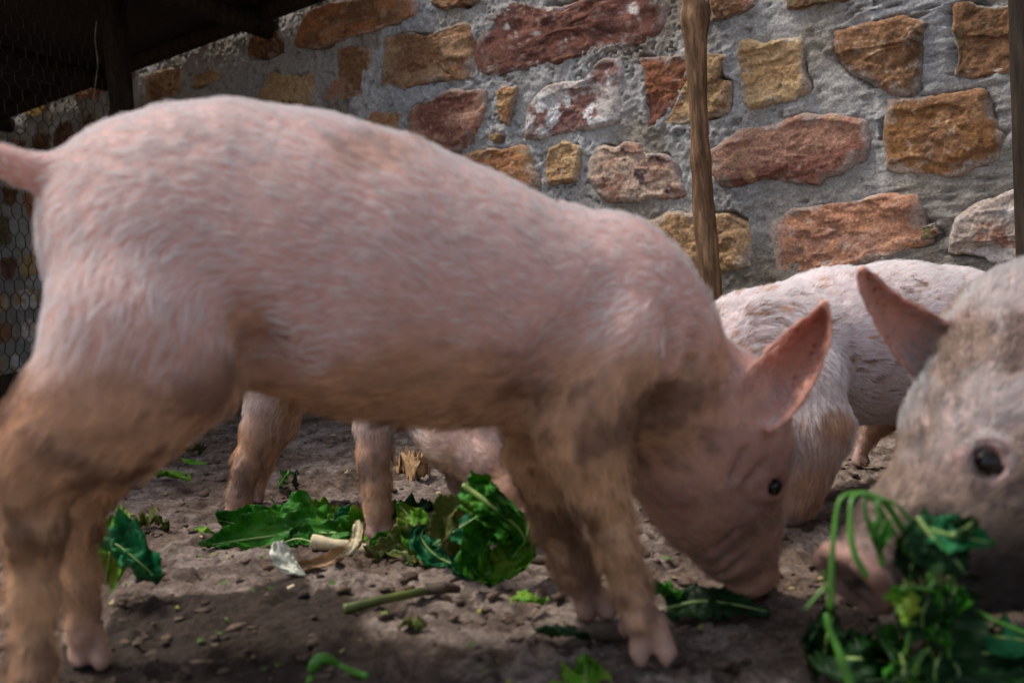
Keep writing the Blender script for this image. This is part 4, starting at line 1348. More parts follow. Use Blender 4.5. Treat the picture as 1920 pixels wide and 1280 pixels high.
make_pig(D_, 'piglet at the right edge with a muddy face chewing a bunch of green stems', 0.0037, 80000, 0.016, 0.10, 0.6, 500, -0.1,
         mudfun=mud_shadeD, eyes=[(1850, 868, eD + 0.0092, 0.0108)], skin=(0.48, 0.33, 0.30), hair_r=0.00018, mudtone=0.55, hairtone=0.62, grey=0.45, darkz=(0.125, 0.085), dens=lambda X: np.where(X[:, 0] < 0.66, 1.0, 0.10))  # mud darkened and greyed for the face's shade; near-black low on the chin


# ---- the white speckled pig behind, on the right
def yb2(x):
    return 1.40 + 0.24 * (x - 1420) / 380.0


B_ = Pig()
B_.chain([(x, y, yb2(x), r) for x, y, r in [(1405, 655, 92), (1470, 658, 120), (1560, 650, 142), (1680, 642, 146), (1780, 642, 136), (1830, 662, 114)]], 'trunk', 0.04)
B_.chain([(1440, 640, 1.385, 80), (1480, 720, 1.355, 92), (1510, 790, 1.335, 80)], 'shoulder', 0.035, hair=1.0)
B_.chain([(1508, 800, 1.335, 76), (1500, 880, 1.33, 52), (1490, 930, 1.33, 40), (1482, 955, 1.33, 33)], 'leg', 0.03, hair=1.2)
trotter(B_, 1480, 980, 1.33, 18, 40, 15)
B_.chain([(1420, 760, 1.50, 70), (1400, 860, 1.50, 42), (1395, 925, 1.50, 33)], 'leg', 0.03)
trotter(B_, 1393, 932, 1.50, 16, 40, 13)
B_.chain([(1290, 870, 1.30, 40), (1300, 790, 1.31, 62), (1330, 705, 1.34, 78), (1400, 652, 1.39, 92)], 'head', 0.03)
pts, rad = ear_cloud([(1290, 740), (1275, 700), (1268, 670)], [(1345, 730), (1320, 690), (1280, 665)], 1.27, 1.25, 0.02, 30, 18)
B_.cloud(pts, rad, 'ear', 0.012, hair=0.2)
# hind legs
B_.chain([(1790, 700, 1.57, 105), (1770, 790, 1.55, 60), (1790, 860, 1.56, 34), (1785, 895, 1.56, 28)], 'leg', 0.04)
trotter(B_, 1783, 903, 1.56, 15, 36, 12)
B_.chain([(1690, 720, 1.69, 80), (1650, 775, 1.69, 36), (1628, 815, 1.69, 16), (1620, 838, 1.69, 13.5)], 'leg', 0.02, hair=0.8)
trotter(B_, 1614, 876, 1.69, 8.5, 30, 6)
B_.chain([(1850, 560, 1.66, 20), (1895, 570, 1.68, 14), (1915, 610, 1.69, 9)], 'tail', 0.012)
B_.carve(1585, 760, 1.335, 0.012, 0.03, end=(1600, 800, 1.37))


def mudB(X, nz):
    f = np.abs(fbm(X * np.array([0.5, 0.5, 2.0]), 46, 3, 777))
    m_ = 0.9 * smooth(0.43, 0.55, fbm(X * np.array([0.7, 0.7, 1.7]), 105, 2, 779) + 0.30 * fbm(X, 9, 2, 781))
    d = np.linalg.norm((X - P(1430, 625, 1.28)) * np.array([1, 0.4, 1.2]), axis=1)
    m_ = np.maximum(m_, 0.55 * smooth(0.07, 0.02, d + 0.05 * nz) * smooth(0.0, 0.35, fbm(X * np.array([1, 1, 3]), 60, 3, 783)))
    d = np.linalg.norm((X - P(1560, 790, 1.28)) * np.array([1, 0.4, 1.2]), axis=1)
    m_ = np.maximum(m_, 0.55 * smooth(0.07, 0.02, d + 0.06 * nz))
    return m_


make_pig(B_, 'white piglet flecked with mud standing behind, in front of the wooden pole', 0.0040, 80000, 0.016, 0.07, 0.6, 700, -0.05, mudfun=mudB, skin=(0.70, 0.53, 0.52), hair_r=0.00020, hairtone=1.08)

# ---- the pig seen only through the gap under the big one
C_ = Pig()
C_.chain([(880, 715, 1.40, 72), (790, 665, 1.42, 92), (690, 640, 1.45, 105), (580, 640, 1.53, 103), (500, 645, 1.58, 88)], 'trunk', 0.05)
C_.chain([(510, 690, 1.545, 56), (500, 750, 1.54, 36), (484, 805, 1.54, 28), (464, 868, 1.54, 22), (449, 930, 1.54, 20), (444, 955, 1.54, 19)], 'leg', 0.018)
trotter(C_, 441, 981, 1.54, 12, 30, 10)
C_.chain([(540, 700, 1.66, 60), (520, 790, 1.67, 36), (486, 868, 1.68, 22), (478, 920, 1.68, 19)], 'leg', 0.02)
trotter(C_, 476, 942, 1.68, 10, 26, 8)
C_.chain([(715, 700, 1.37, 56), (702, 790, 1.35, 33), (702, 850, 1.35, 28), (705, 910, 1.35, 23), (708, 950, 1.35, 22), (710, 972, 1.35, 22)], 'leg', 0.018)
trotter(C_, 712, 1011, 1.35, 13.5, 36, 12)
C_.chain([(850, 770, 1.49, 50), (856, 860, 1.5, 27), (868, 920, 1.5, 21)], 'leg', 0.02)
trotter(C_, 872, 962, 1.5, 11, 30, 9)
C_.chain([(984, 952, 1.25, 30), (962, 925, 1.26, 40), (920, 865, 1.29, 56), (870, 810, 1.33, 78), (830, 740, 1.38, 95)], 'head', 0.03)
sc_ = P(992, 966, 1.245)
C_.cloud(ring_pts(sc_, (0.7, -0.2, -0.6), 0.020, 0.017) + [sc_], 0.006, 'snout', 0.01, hair=0.05)
pts, rad = ear_cloud([(850, 730), (880, 690), (910, 660)], [(900, 760), (930, 720), (915, 660)], 1.27, 1.25, 0.02, 30, 18)
C_.cloud(pts, rad, 'ear', 0.012, hair=0.2)
make_pig(C_, 'piglet mostly hidden behind the large one, one foot among the torn green leaves', 0.0038, 42000, 0.013, 0.12, 0.75, 900, 0.0, skin=(0.62, 0.42, 0.38), hair_r=0.00018, legmud=0.35)

# ------------------------------------------------------------------ greens and litter on the ground
def leaf_geo(path, width, up, curl=0.4, ripple=0.012, lobes=0.18, seed=0, n1=44, n2=22, base=0.25, tipp=1.6, thick=0.0007):
    """blade along a midrib path: uneven, rippled margin, rolled across, real thickness"""
    path = catmull(path, n1)
    tan = np.gradient(path, axis=0); tan /= np.linalg.norm(tan, axis=1)[:, None]
    up = np.asarray(up, float)
    up = np.broadcast_to(up, (n1, 3)) if up.ndim == 1 else catmull(up, n1)
    side = np.cross(tan, up); side /= np.linalg.norm(side, axis=1)[:, None]
    nrm = np.cross(side, tan)
    t_ = np.linspace(0, 1, n1)
    prof = np.sin(math.pi * (base * 0.3 + (1 - base * 0.3) * t_) ** 0.75) ** 0.8
    prof[-1] = 0.02
    prof = np.maximum(prof, 0.03)
    s = np.linspace(-1, 1, n2)
    tg, sg = np.meshgrid(t_, s, indexing='ij')
    q = np.stack([tg * 3, sg * 0.0 + np.sign(sg) * 2 + seed, np.zeros_like(tg)], -1)
    w_ = width * prof[:, None] * (1 + 1.3 * lobes * fbm(q, 1.5, 3, seed, 0.5))
    ang = curl * sg * (0.7 + 0.6 * vnoise(np.stack([tg * 2, sg * 0 + seed, sg * 0], -1), 1.2, seed + 1))
    ang = np.where(np.abs(ang) < 1e-3, 1e-3, ang)
    x = w_ * sg * np.sinc(ang / math.pi)
    z = w_ * np.abs(sg) * (1 - np.cos(ang)) / np.abs(ang)
    q3 = np.stack([tg * 4, sg * 2, np.full_like(tg, seed * 1.3)], -1)
    z = z + ripple * fbm(q3, 1.6, 4, seed + 5, 0.6) * (0.3 + np.abs(sg) ** 1.5) * 2
    X = path[:, None, :] + x[..., None] * side[:, None, :] + z[..., None] * nrm[:, None, :]
    top = X.reshape(-1, 3)
    N_ = np.repeat(nrm[:, None, :], n2, 1).reshape(-1, 3)
    bot = top - N_ * thick
    f = grid_faces(n1, n2)
    off = len(top)
    rimf = []
    for i in range(n1 - 1):
        for j in (0, n2 - 1):
            a, b_ = i * n2 + j, (i + 1) * n2 + j
            rimf.append((a, b_, b_ + off, a + off))
    F = np.concatenate([f, f[:, ::-1] + off, np.array(rimf)])
    V = np.concatenate([top, bot])
    uv = np.stack([tg.ravel() * 2.0, sg.ravel()], -1)
    rib = path + nrm * 0.0004
    return V, F, np.concatenate([uv, uv]), rib


GRPL = 'torn green leaves strewn on the mud'


def leaf(pts, width, up, mat, label=None, curl=0.4, ripple=0.012, lobes=0.18, seed=0, rib=0.0016, stalk=None, parent=None, name='leaf', floor=True, base=0.25):
    if parent is None:
        root = thing('leaf', label, 'leaf', group=GRPL)
    else:
        root = parent
    V, F, uv, ribp = leaf_geo(pts, width, up, curl, ripple, lobes, seed, base=base)
    if floor:
        g_ = ground_height(V[:, 0], V[:, 1])[0] + 0.0015
        V[:, 2] = np.maximum(V[:, 2], g_ + 0.002 * np.abs(fbm(V, 40, 2, seed)))
    bl = new_mesh('blade', V, F, mat, root, uv=uv)
    if stalk is not None:
        ribp = np.vstack([catmull(np.vstack([np.asarray(stalk), ribp[:1]]), 12)[:-1], ribp])
    if rib:
        if floor:
            ribp = ribp.copy(); ribp[:, 2] = np.maximum(ribp[:, 2], ground_height(ribp[:, 0], ribp[:, 1])[0] + 0.0025)
        v_, f_ = tube_geo(ribp, np.linspace(rib * 1.3, rib * 0.35, len(ribp)), 6)
        new_mesh('midrib', v_, f_, M_VEIN, bl if parent is not None else root)
    return root


UP = np.array([0, 0, 1.0])
TOC = np.array([0, -0.75, 0.66])       # tilted to face the camera
# big leaf standing up on the left
leaf([P(196, 1095, 1.13), P(205, 1040, 1.13), P(213, 1000, 1.14), P(216, 972, 1.16)], 0.030, np.array([0.3, -0.85, 0.3]), M_LEAF_LIGHT, 'wilting green leaf standing folded beside the hind leg of the large piglet', 1.2, 0.02, 0.2, 1)
leaf([P(195, 1010, 1.11), P(225, 1025, 1.10), P(262, 1055, 1.09), P(300, 1090, 1.09)], 0.030, np.array([0.25, -0.6, 0.65]), M_LEAF_TEAL, 'blue-green leaf flap drooping to the mud beside the hind leg', -1.3, 0.022, 0.3, 2, 0.001)
# pile in the middle: left part
leaf([P(655, 1000, 1.36), P(560, 1000, 1.36), P(470, 1010, 1.36), P(375, 1024, 1.36)], 0.036, TOC, M_LEAF, 'long folded green leaf with a browned tip at the left end of the pile', -0.9, 0.016, 0.25, 3, 0.002)
leaf([P(610, 985, 1.42), P(540, 975, 1.42), P(470, 985, 1.42), P(408, 975, 1.43)], 0.034, np.array([0, -0.6, 0.7]), M_LEAF, 'crinkled green leaf in front of the hidden piglet’s hind foot'.replace('’', "'"), 0.6, 0.022, 0.3, 4)
leaf([P(660, 975, 1.46), P(600, 975, 1.46), P(540, 980, 1.45)], 0.030, np.array([0.1, -0.5, 0.8]), M_LEAF_LIGHT, 'small light green crinkled leaf between the two standing feet', -0.5, 0.02, 0.3, 5)
leaf([P(690, 990, 1.43), P(650, 985, 1.43), P(610, 1000, 1.42)], 0.026, TOC, M_LEAF_TEAL, 'small blue-green leaf tucked behind the pale stalk', 0.8, 0.012, 0.2, 6)
leaf([P(600, 1022, 1.33), P(560, 1010, 1.34), P(525, 1020, 1.34)], 0.018, TOC, M_LEAF, 'small dark-edged leaf scrap lying behind the pale husk', 0.5, 0.012, 0.3, 7)
leaf([P(640, 1020, 1.36), P(690, 985, 1.38), P(725, 960, 1.40)], 0.026, TOC, M_LEAF_LIGHT, 'light green leaf under the standing front foot', -0.5, 0.014, 0.2, 8)
# right part of the pile
leaf([P(905, 1065, 1.22), P(850, 1040, 1.23), P(770, 1035, 1.24), P(690, 1040, 1.26)], 0.032, np.array([0, -0.55, 0.8]), M_LEAF_WILT, 'ragged yellowing leaf lying flat along the front of the pile', 0.4, 0.024, 0.45, 9)
leaf([P(820, 1060, 1.24), P(790, 1010, 1.25), P(768, 970, 1.27), P(745, 942, 1.28)], 0.026, np.array([0.2, -0.9, 0.2]), M_LEAF_LIGHT, 'twisted light green leaf standing up right of the muddy front foot', 0.9, 0.014, 0.25, 10, 0.0022)
leaf([P(760, 1060, 1.27), P(720, 1030, 1.29), P(735, 990, 1.30)], 0.024, TOC, M_LEAF, 'plain green leaf beside the right of the muddy front foot', 0.4, 0.016, 0.3, 11)
leaf([P(905, 965, 1.20), P(870, 985, 1.18), P(830, 1010, 1.17), P(805, 1025, 1.17)], 0.030, np.array([-0.3, -0.8, 0.4]), M_LEAF_TEAL, 'smooth blue-green leaf draped over the middle of the pile', -0.6, 0.008, 0.12, 12, 0.0018)
leaf([P(868, 910, 1.13), P(905, 935, 1.12), P(945, 965, 1.11), P(980, 1000, 1.11), P(988, 1040, 1.12)], 0.024, np.array([-0.55, -0.65, 0.45]), M_LEAF, 'large upright green leaf with a pale midrib at the right of the pile', -0.8, 0.022, 0.3, 13, 0.0032, base=0.9)
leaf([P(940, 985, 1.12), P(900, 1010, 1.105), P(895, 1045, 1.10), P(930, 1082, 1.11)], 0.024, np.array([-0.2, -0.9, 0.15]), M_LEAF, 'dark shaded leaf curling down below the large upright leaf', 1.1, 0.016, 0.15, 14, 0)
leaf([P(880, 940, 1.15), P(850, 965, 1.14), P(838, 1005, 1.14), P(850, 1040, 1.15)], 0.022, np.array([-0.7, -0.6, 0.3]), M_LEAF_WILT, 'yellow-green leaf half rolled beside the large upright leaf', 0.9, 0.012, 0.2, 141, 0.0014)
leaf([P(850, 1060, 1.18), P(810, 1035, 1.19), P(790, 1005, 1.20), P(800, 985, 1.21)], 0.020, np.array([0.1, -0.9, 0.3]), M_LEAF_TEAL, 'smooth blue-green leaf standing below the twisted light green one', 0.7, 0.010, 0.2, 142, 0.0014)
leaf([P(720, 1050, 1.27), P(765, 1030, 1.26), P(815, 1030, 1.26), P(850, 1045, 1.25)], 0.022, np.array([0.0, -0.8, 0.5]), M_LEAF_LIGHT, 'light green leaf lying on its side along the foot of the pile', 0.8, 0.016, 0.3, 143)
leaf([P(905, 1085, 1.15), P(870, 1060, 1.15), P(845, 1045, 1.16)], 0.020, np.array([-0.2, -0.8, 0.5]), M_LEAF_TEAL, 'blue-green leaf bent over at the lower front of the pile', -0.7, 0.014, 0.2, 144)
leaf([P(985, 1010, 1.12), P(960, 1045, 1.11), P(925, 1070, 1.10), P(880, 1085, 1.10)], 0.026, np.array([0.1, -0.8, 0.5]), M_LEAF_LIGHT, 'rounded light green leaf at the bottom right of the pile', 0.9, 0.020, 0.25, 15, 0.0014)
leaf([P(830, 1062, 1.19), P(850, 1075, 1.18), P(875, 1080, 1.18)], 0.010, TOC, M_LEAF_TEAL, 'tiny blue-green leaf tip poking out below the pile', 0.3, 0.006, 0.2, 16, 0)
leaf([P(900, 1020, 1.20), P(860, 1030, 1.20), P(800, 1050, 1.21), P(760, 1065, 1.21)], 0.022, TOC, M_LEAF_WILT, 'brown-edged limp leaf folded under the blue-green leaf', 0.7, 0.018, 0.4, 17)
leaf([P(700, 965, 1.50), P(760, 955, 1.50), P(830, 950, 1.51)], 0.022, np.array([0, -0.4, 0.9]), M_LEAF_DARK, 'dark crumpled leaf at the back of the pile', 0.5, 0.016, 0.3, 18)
# bottom edge, under the snout, by the big snout
leaf([G(1098, 1330), P(1098, 1275, 0.82), P(1096, 1225, 0.83)], 0.024, np.array([0.15, -0.8, 0.5]), M_LEAF_LIGHT, 'fresh light green leaf poking up at the bottom edge near the split hoof', 0.4, 0.010, 0.25, 19)
leaf([G(1250, 1140, 0.003), G(1310, 1128, 0.010), G(1370, 1132, 0.008), G(1445, 1148, 0.003)], 0.026, np.array([0, -0.35, 0.9]), M_LEAF_DARK, 'flat dark leaf under the snout of the large piglet', 0.3, 0.008, 0.1, 20)
leaf([G(1225, 1110, 0.01), G(1250, 1105, 0.02), G(1290, 1112, 0.01)], 0.014, UP, M_LEAF, 'leaf tip showing just behind the planted front hoof', 0.3, 0.008, 0.1, 21)
# scraps
leaf([G(290, 888, 0.004), G(320, 890, 0.008), G(358, 898, 0.004)], 0.016, UP, M_LEAF_LIGHT, 'yellow-green leaf scrap lying left of the hidden piglet’s hind leg'.replace('’', "'"), 0.4, 0.008, 0.4, 22)
leaf([G(340, 862, 0.004), G(362, 866, 0.007), G(388, 871, 0.004)], 0.008, UP, M_LEAF_LIGHT, 'thin yellow-green leaf sliver on the far mud', 0.3, 0.004, 0.4, 23, 0)
leaf([G(345, 842, 0.01), G(362, 838, 0.02), G(384, 842, 0.01)], 0.014, TOC, M_LEAF_WILT, 'crumpled olive leaf scrap, the farthest on the mud', 0.8, 0.016, 0.4, 24, 0)
leaf([G(525, 908, 0.002), P(535, 893, 1.72), P(545, 882, 1.72)], 0.012, np.array([-0.5, -0.7, 0.3]), M_LEAF, 'small green seedling leaf lying on the mud between the feet', 0.4, 0.005, 0.2, 25)
leaf([G(552, 910, 0.002), P(555, 895, 1.71), P(557, 880, 1.71)], 0.009, np.array([0.7, -0.5, 0.3]), M_LEAF_DARK, 'small dark seedling leaf standing on edge between the feet', 0.5, 0.004, 0.2, 26)
leaf([G(252, 985, 0.006), G(280, 975, 0.012), G(318, 985, 0.005)], 0.020, UP, M_LEAF_WILT, 'dull brown-green crumpled leaf above the blue-green flap', 0.6, 0.014, 0.4, 27)
leaf([G(965, 1120, 0.005), G(990, 1122, 0.010), G(1022, 1130, 0.004)], 0.010, UP, M_LEAF_LIGHT, 'yellowish leaf scrap alone on the mud left of the front hooves', 0.4, 0.006, 0.3, 28, 0)
leaf([G(750, 1170, 0.003), G(775, 1168, 0.006), G(800, 1172, 0.003)], 0.009, UP, M_LEAF_WILT, 'small olive leaf scrap pressed into the mud below the green stem', 0.4, 0.006, 0.4, 29, 0)
leaf([G(368, 990, 0.004), G(385, 994, 0.008), G(402, 998, 0.003)], 0.006, UP, M_LEAF_LIGHT, 'narrow curled leaf sliver left of the pile', 0.5, 0.004, 0.3, 30, 0)
leaf([G(1010, 1180, 0.0), G(1070, 1185, 0.006), G(1150, 1190, 0.0)], 0.012, UP, M_LEAF_DARK, 'dark leaf strip flattened beside the planted front hoof', 0.4, 0.006, 0.3, 31, 0)


def strip_thing(name, label, cat, path, rad, mat, sides=10, bump=0.15, seed=1, group=None):
    V, F = tube_geo(catmull(path, 40), catmull(np.array(rad, float)[:, None], 40)[:, 0], sides, bump, seed, 60)
    o_ = new_mesh(name, V, F, mat)
    return tag(o_, label, cat, group)


# pale husk in the middle: a curved dry petiole torn open, and a cut stalk
hk = thing('dry_husk', 'curved pale dry husk with an upturned end lying in front of the leaf pile', 'husk')
V, F, uv, rb_ = leaf_geo([P(677, 978, 1.23), P(668, 1015, 1.22), P(640, 1040, 1.21), P(600, 1058, 1.20), P(560, 1064, 1.19), P(530, 1062, 1.19)], 0.011, np.array([0.05, -0.65, 0.75]), -0.9, 0.004, 0.15, 77)
V[:, 2] = np.maximum(V[:, 2], ground_height(V[:, 0], V[:, 1])[0] + 0.001)
new_mesh('brown_rind', V, F, M_HUSKBROWN, hk, uv=uv)
V, F, uv, rb_ = leaf_geo([P(522, 1014, 1.19), P(526, 1040, 1.185), P(545, 1062, 1.18), P(574, 1078, 1.175)], 0.012, np.array([0.1, -0.8, 0.55]), 0.5, 0.004, 0.2, 78)
V[:, 2] = np.maximum(V[:, 2], ground_height(V[:, 0], V[:, 1])[0] + 0.001)
new_mesh('pale_end', V, F, M_PALEHUSK, hk, uv=uv)
V, F, uv, rb_ = leaf_geo([P(670, 975, 1.225), P(671, 1005, 1.215), P(655, 1032, 1.205), P(628, 1048, 1.20)], 0.007, np.array([-0.3, -0.85, 0.4]), 0.6, 0.003, 0.15, 79)
V[:, 2] = np.maximum(V[:, 2], ground_height(V[:, 0], V[:, 1])[0] + 0.002)
new_mesh('upturned_end', V, F, M_STRAW, hk, uv=uv)
strip_thing('cut_stalk', 'thick straw-coloured cut stalk lying behind the curved husk', 'stalk', [P(584, 1013, 1.30), P(620, 1020, 1.30), P(655, 1024, 1.30), P(690, 1030, 1.29)], [0.009, 0.0085, 0.008, 0.006], M_STRAW, seed=4)
strip_thing('green_stalk', 'straight olive green stalk lying on the mud in front of the pile', 'stalk', [G(645, 1142, 0.004), G(700, 1128, 0.007), G(760, 1115, 0.007), G(806, 1106, 0.006)], [0.0062, 0.0052, 0.0048, 0.0045], M_STEM_OLIVE, seed=5)
strip_thing('muddy_stick', 'short dark muddy stick at the end of the olive green stalk', 'stick', [G(800, 1106, 0.006), G(830, 1102, 0.009), G(860, 1104, 0.004)], [0.006, 0.008, 0.004], M_STICK, bump=0.4, seed=6)
strip_thing('muddy_stick', 'dark half-buried stick between the planted front hoof and the far knee', 'stick', [G(1080, 1186, 0.002), G(1130, 1184, 0.009), G(1180, 1190, 0.006)], [0.004, 0.008, 0.006], M_STICK, bump=0.3, seed=7)
strip_thing('thin_twig', 'thin brown twig lying right of the leaf pile under the large piglet', 'twig', [G(990, 1048, 0.006), G(1020, 1050, 0.01), G(1055, 1052, 0.008)], [0.005, 0.006, 0.005], M_STICK, bump=0.2, seed=8)
strip_thing('bent_stalk', 'bright green bent stalk arching at the bottom edge of the picture', 'stalk', [G(578, 1330, 0.0), P(583, 1275, 0.86), P(592, 1240, 0.865), P(612, 1234, 0.87), P(640, 1252, 0.875), G(688, 1266, 0.003)], [0.005, 0.005, 0.0052, 0.005, 0.004, 0.003], M_STEM, seed=9)
strip_thing('straw_chip', 'small orange-yellow straw chip on the dark wet patch', 'straw', [G(540, 1104, 0.004), G(552, 1097, 0.007)], [0.003, 0.002], M_STRAW, seed=10)
dryl = thing('dry_leaf', 'crumpled dry brown leaf on the far mud between the two standing front feet', 'leaf')
for k, (a, b_, w2) in enumerate((((745, 868), (795, 864), 0.018), ((752, 878), (808, 882), 0.010), ((770, 860), (805, 872), 0.013))):
    V, F, uv, rb_ = leaf_geo([G(*a, 0.004), G((a[0] + b_[0]) / 2, (a[1] + b_[1]) / 2 - 4, 0.022), G(*b_, 0.006)], w2, UP, 0.8, 0.03, 0.5, 90 + k)
    V[:, 2] = np.maximum(V[:, 2], ground_height(V[:, 0], V[:, 1])[0] + 0.001)
    new_mesh('dry_fold', V, F, M_HUSKBROWN, dryl, uv=uv)

# bunch of greens hanging from the mouth at the right
bun = thing('greens_bunch', 'bunch of green stems and leaves hanging from the mouth of the right-hand piglet', 'greens')


def stem(path, r0, r1, mat=M_STEM, seed=0):
    V, F = tube_geo(catmull(path, 36), np.linspace(r0, r1, 36) * 0.72 * (1 + 0.15 * np.sin(np.linspace(0, 9, 36) + seed)), 8, 0.2, seed, 60)
    return new_mesh('stem', V, F, mat, bun)


YM = 0.70
stem([P(1700, 1010, 0.70), P(1650, 935, 0.69), P(1600, 926, 0.685), P(1574, 940, 0.68), P(1564, 1000, 0.675), P(1560, 1060, 0.672), P(1556, 1142, 0.67)], 0.0020, 0.0028)
stem([P(1690, 1020, 0.70), P(1640, 940, 0.685), P(1604, 928, 0.68), P(1594, 960, 0.672), P(1600, 1030, 0.668), P(1626, 1082, 0.665)], 0.0018, 0.0030)
stem([P(1700, 1000, 0.70), P(1660, 940, 0.69), P(1625, 935, 0.685), P(1625, 970, 0.68), P(1645, 1015, 0.68), P(1655, 1060, 0.68)], 0.002, 0.003)
stem([P(1720, 990, 0.69), P(1680, 945, 0.685), P(1645, 940, 0.68), P(1650, 985, 0.675)], 0.002, 0.002)
stem([P(1550, 1150, 0.69), P(1556, 1180, 0.688), P(1573, 1220, 0.684), P(1598, 1290, 0.68)], 0.0030, 0.0045)
stem([P(1556, 1110, 0.672), P(1545, 1095, 0.67), P(1543, 1070, 0.67)], 0.0014, 0.001)
stem([P(1548, 1100, 0.67), P(1530, 1118, 0.668), P(1510, 1142, 0.666)], 0.0018, 0.0008)
stem([P(1698, 1000, 0.70), P(1697, 1060, 0.695), P(1700, 1100, 0.69)], 0.0022, 0.0026, M_STEM_OLIVE)
stem([P(1690, 1140, 0.69), P(1690, 1105, 0.685), P(1725, 1102, 0.685), P(1770, 1112, 0.69)], 0.003, 0.002)
stem([P(1750, 1060, 0.70), P(1765, 1150, 0.70), P(1760, 1230, 0.70), P(1757, 1290, 0.70)], 0.003, 0.005, M_STEM_OLIVE)
stem([P(1820, 1140, 0.72), P(1870, 1165, 0.715), P(1930, 1190, 0.71)], 0.002, 0.002)


def bleaf(pts, w_, up, mat, curl, seed, rib=0.0012):
    V, F, uv, ribp = leaf_geo(pts, w_, up, curl, 0.008, 0.25, seed)
    bl = new_mesh('leaf', V, F, mat, bun, uv=uv)
    v_, f_ = tube_geo(ribp, np.linspace(rib * 1.3, rib * 0.35, len(ribp)), 6)
    new_mesh('midrib', v_, f_, M_VEIN, bl)


bleaf([P(1720, 985, 0.68), P(1770, 1000, 0.67), P(1820, 1010, 0.665), P(1866, 1020, 0.66)], 0.014, TOC, M_LEAF_TEAL, 0.5, 120)
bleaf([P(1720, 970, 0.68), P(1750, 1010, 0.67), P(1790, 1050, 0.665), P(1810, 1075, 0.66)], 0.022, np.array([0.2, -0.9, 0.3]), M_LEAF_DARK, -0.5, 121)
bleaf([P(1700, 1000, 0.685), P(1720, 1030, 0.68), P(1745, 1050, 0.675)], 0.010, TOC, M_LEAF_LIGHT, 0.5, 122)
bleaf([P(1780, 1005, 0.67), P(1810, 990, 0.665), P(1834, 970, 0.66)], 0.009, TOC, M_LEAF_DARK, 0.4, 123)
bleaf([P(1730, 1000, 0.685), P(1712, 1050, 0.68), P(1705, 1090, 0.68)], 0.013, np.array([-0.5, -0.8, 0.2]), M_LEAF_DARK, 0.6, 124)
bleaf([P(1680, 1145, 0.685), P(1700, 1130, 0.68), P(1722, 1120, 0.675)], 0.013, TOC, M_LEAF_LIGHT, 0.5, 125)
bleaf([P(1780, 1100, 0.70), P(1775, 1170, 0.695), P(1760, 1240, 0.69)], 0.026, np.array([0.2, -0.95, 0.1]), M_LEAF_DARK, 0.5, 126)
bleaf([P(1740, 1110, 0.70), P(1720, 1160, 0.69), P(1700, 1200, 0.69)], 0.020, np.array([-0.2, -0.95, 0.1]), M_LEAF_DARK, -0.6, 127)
rq = random.Random(5)
for k in range(9):
    x0, y0 = rq.uniform(1690, 1780), rq.uniform(1000, 1090)
    x1, y1 = x0 + rq.uniform(-70, 60), y0 + rq.uniform(90, 190)
    stem([P(x0, y0, 0.70), P((x0 + x1) / 2 + rq.uniform(-25, 25), (y0 + y1) / 2, 0.69), P(x1, y1, 0.69)], 0.0016, 0.0012, M_STEM_OLIVE if k % 2 else M_STEM, k)
    bleaf([P(x1, y1 - 20, 0.69), P(x1 + rq.uniform(-20, 20), y1 + 15, 0.685), P(x1 + rq.uniform(-40, 40), y1 + 45, 0.685)], rq.uniform(0.007, 0.012), np.array([rq.uniform(-0.5, 0.5), -0.85, 0.2]), [M_LEAF_DARK, M_LEAF_DARK, M_LEAF][k % 3], rq.uniform(-0.9, 0.9), 150 + k, 0.0008)
bleaf([P(1660, 975, 0.69), P(1650, 1000, 0.68), P(1645, 1040, 0.675)], 0.008, np.array([-0.3, -0.9, 0.1]), M_LEAF, 0.5, 128)
# greens lying under the mouth
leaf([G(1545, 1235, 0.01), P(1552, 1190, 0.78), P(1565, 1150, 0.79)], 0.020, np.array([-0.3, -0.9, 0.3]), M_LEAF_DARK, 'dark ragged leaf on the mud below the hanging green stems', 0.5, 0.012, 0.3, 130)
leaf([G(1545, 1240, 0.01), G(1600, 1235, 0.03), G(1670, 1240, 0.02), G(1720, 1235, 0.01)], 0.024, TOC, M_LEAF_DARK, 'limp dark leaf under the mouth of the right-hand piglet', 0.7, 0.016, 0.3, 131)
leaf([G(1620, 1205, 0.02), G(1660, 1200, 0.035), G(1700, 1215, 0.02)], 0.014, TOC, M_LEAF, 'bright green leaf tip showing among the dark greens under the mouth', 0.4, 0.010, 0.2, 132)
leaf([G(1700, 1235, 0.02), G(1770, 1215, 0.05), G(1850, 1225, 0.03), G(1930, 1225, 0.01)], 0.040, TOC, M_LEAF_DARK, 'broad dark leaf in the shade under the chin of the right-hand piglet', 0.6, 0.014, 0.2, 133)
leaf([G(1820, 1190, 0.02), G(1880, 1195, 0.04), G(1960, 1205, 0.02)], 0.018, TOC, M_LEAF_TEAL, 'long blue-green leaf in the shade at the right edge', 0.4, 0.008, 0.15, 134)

# ------------------------------------------------------------------ crumbs of soil
ico_v = []
ph_ = (1 + 5 ** 0.5) / 2
for a, b_ in ((1, ph_), (-1, ph_), (1, -ph_), (-1, -ph_)):
    ico_v += [(0, a, b_), (a, b_, 0), (b_, 0, a)]
ico_v = np.array(ico_v) / math.hypot(1, ph_)
from itertools import combinations
ico_f = [c_ for c_ in combinations(range(12), 3) if all(abs(np.linalg.norm(ico_v[i] - ico_v[j]) - 1.0515) < 0.01 for i, j in combinations(c_, 2))]
ico_f = np.array([f if np.dot(np.cross(ico_v[f[1]] - ico_v[f[0]], ico_v[f[2]] - ico_v[f[0]]), ico_v[f[0]]) > 0 else (f[0], f[2], f[1]) for f in ico_f])
NCL = 11000
yy = 0.55 + 3.0 * RNG.random(NCL) ** 1.8
xx = (RNG.random(NCL) - 0.5) * 1.25 * yy + 0.0
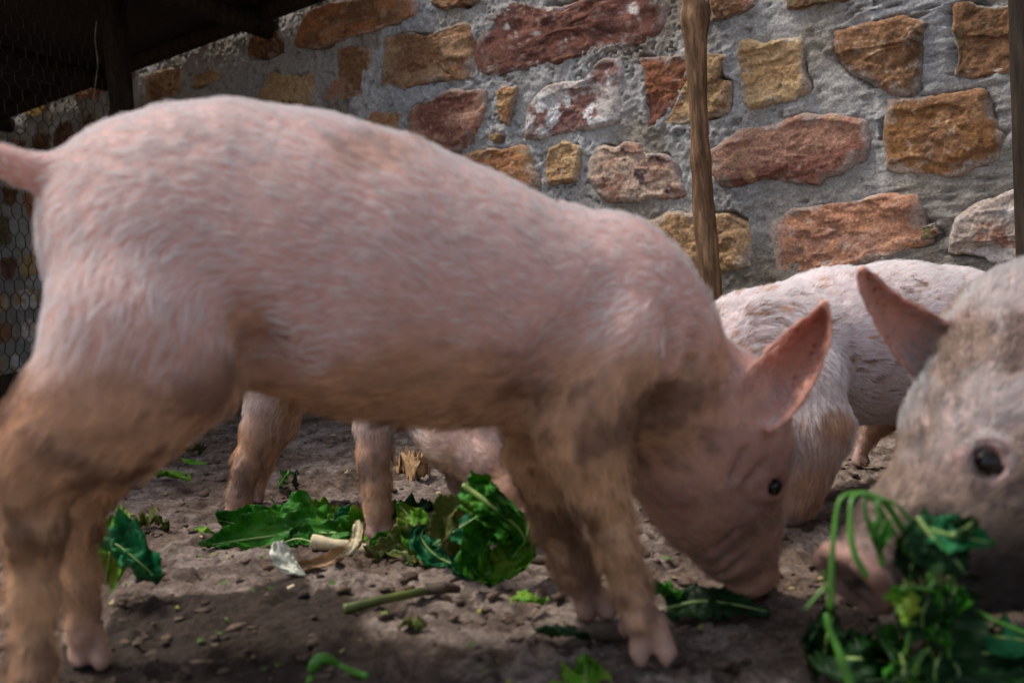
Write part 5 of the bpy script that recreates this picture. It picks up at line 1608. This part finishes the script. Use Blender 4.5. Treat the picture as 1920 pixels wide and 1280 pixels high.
kp = vnoise(np.stack([xx, yy, 0 * xx], -1), 6, 400) + 0.5 * RNG.normal(size=NCL) > -0.2
xx, yy = xx[kp], yy[kp]
sz = 0.0010 + 0.0075 * RNG.random(len(xx)) ** 6.5
VV = ico_v[None] * sz[:, None, None] * (1 + 0.35 * RNG.normal(size=(len(xx), 12, 1))) * np.array([1.3, 1.1, 0.55])
VV = VV + np.stack([xx, yy, ground_height(xx, yy)[0] + sz * 0.25], -1)[:, None, :]
FF = (ico_f[None] + 12 * np.arange(len(xx))[:, None, None]).reshape(-1, 3)
cc = np.array([0.085, 0.056, 0.039]) * (0.5 + 1.0 * RNG.random((len(xx), 1)))
cc = np.repeat(cc, 12, 0)
NL = 420
ly = 0.6 + 2.4 * RNG.random(NL) ** 1.5
lx = (RNG.random(NL) - 0.5) * 1.2 * ly
lv, lf, lc = [], [], []
lpal = np.array([(0.10, 0.16, 0.02), (0.20, 0.20, 0.04), (0.05, 0.12, 0.015), (0.34, 0.26, 0.12), (0.10, 0.065, 0.035)])
for q in range(NL):
    a = RNG.random() * 6.28
    ln, wd_ = 0.003 + 0.009 * RNG.random() ** 2, 0.001 + 0.003 * RNG.random()
    z = float(ground_height(np.array([lx[q]]), np.array([ly[q]]))[0][0]) + 0.002
    d1 = np.array([math.cos(a), math.sin(a), 0]); d2 = np.array([-d1[1], d1[0], 0.3 * RNG.normal()])
    c0 = np.array([lx[q], ly[q], z])
    k = len(lv)
    for u_, w2, hz_ in ((-1, 0, 0.001), (-0.3, -1, 0.002), (-0.3, 1, 0.003), (0.4, -0.8, 0.003), (0.4, 0.9, 0.002), (1, 0, 0.0)):
        lv.append(c0 + d1 * ln * u_ + d2 * wd_ * w2 + np.array([0, 0, hz_ * RNG.random() * 1.5]))
        lc.append(lpal[q % 5] * (0.6 + 0.8 * RNG.random()))
    lf += [(k, k + 1, k + 2), (k + 1, k + 3, k + 4, k + 2), (k + 3, k + 5, k + 4)]
o = new_mesh('plant_litter', np.array(lv), lf, M_CLOD, col=np.array(lc))
o['kind'] = 'stuff'
o = new_mesh('soil_crumbs', VV.reshape(-1, 3), FF, M_CLOD, col=cc)
o['kind'] = 'stuff'
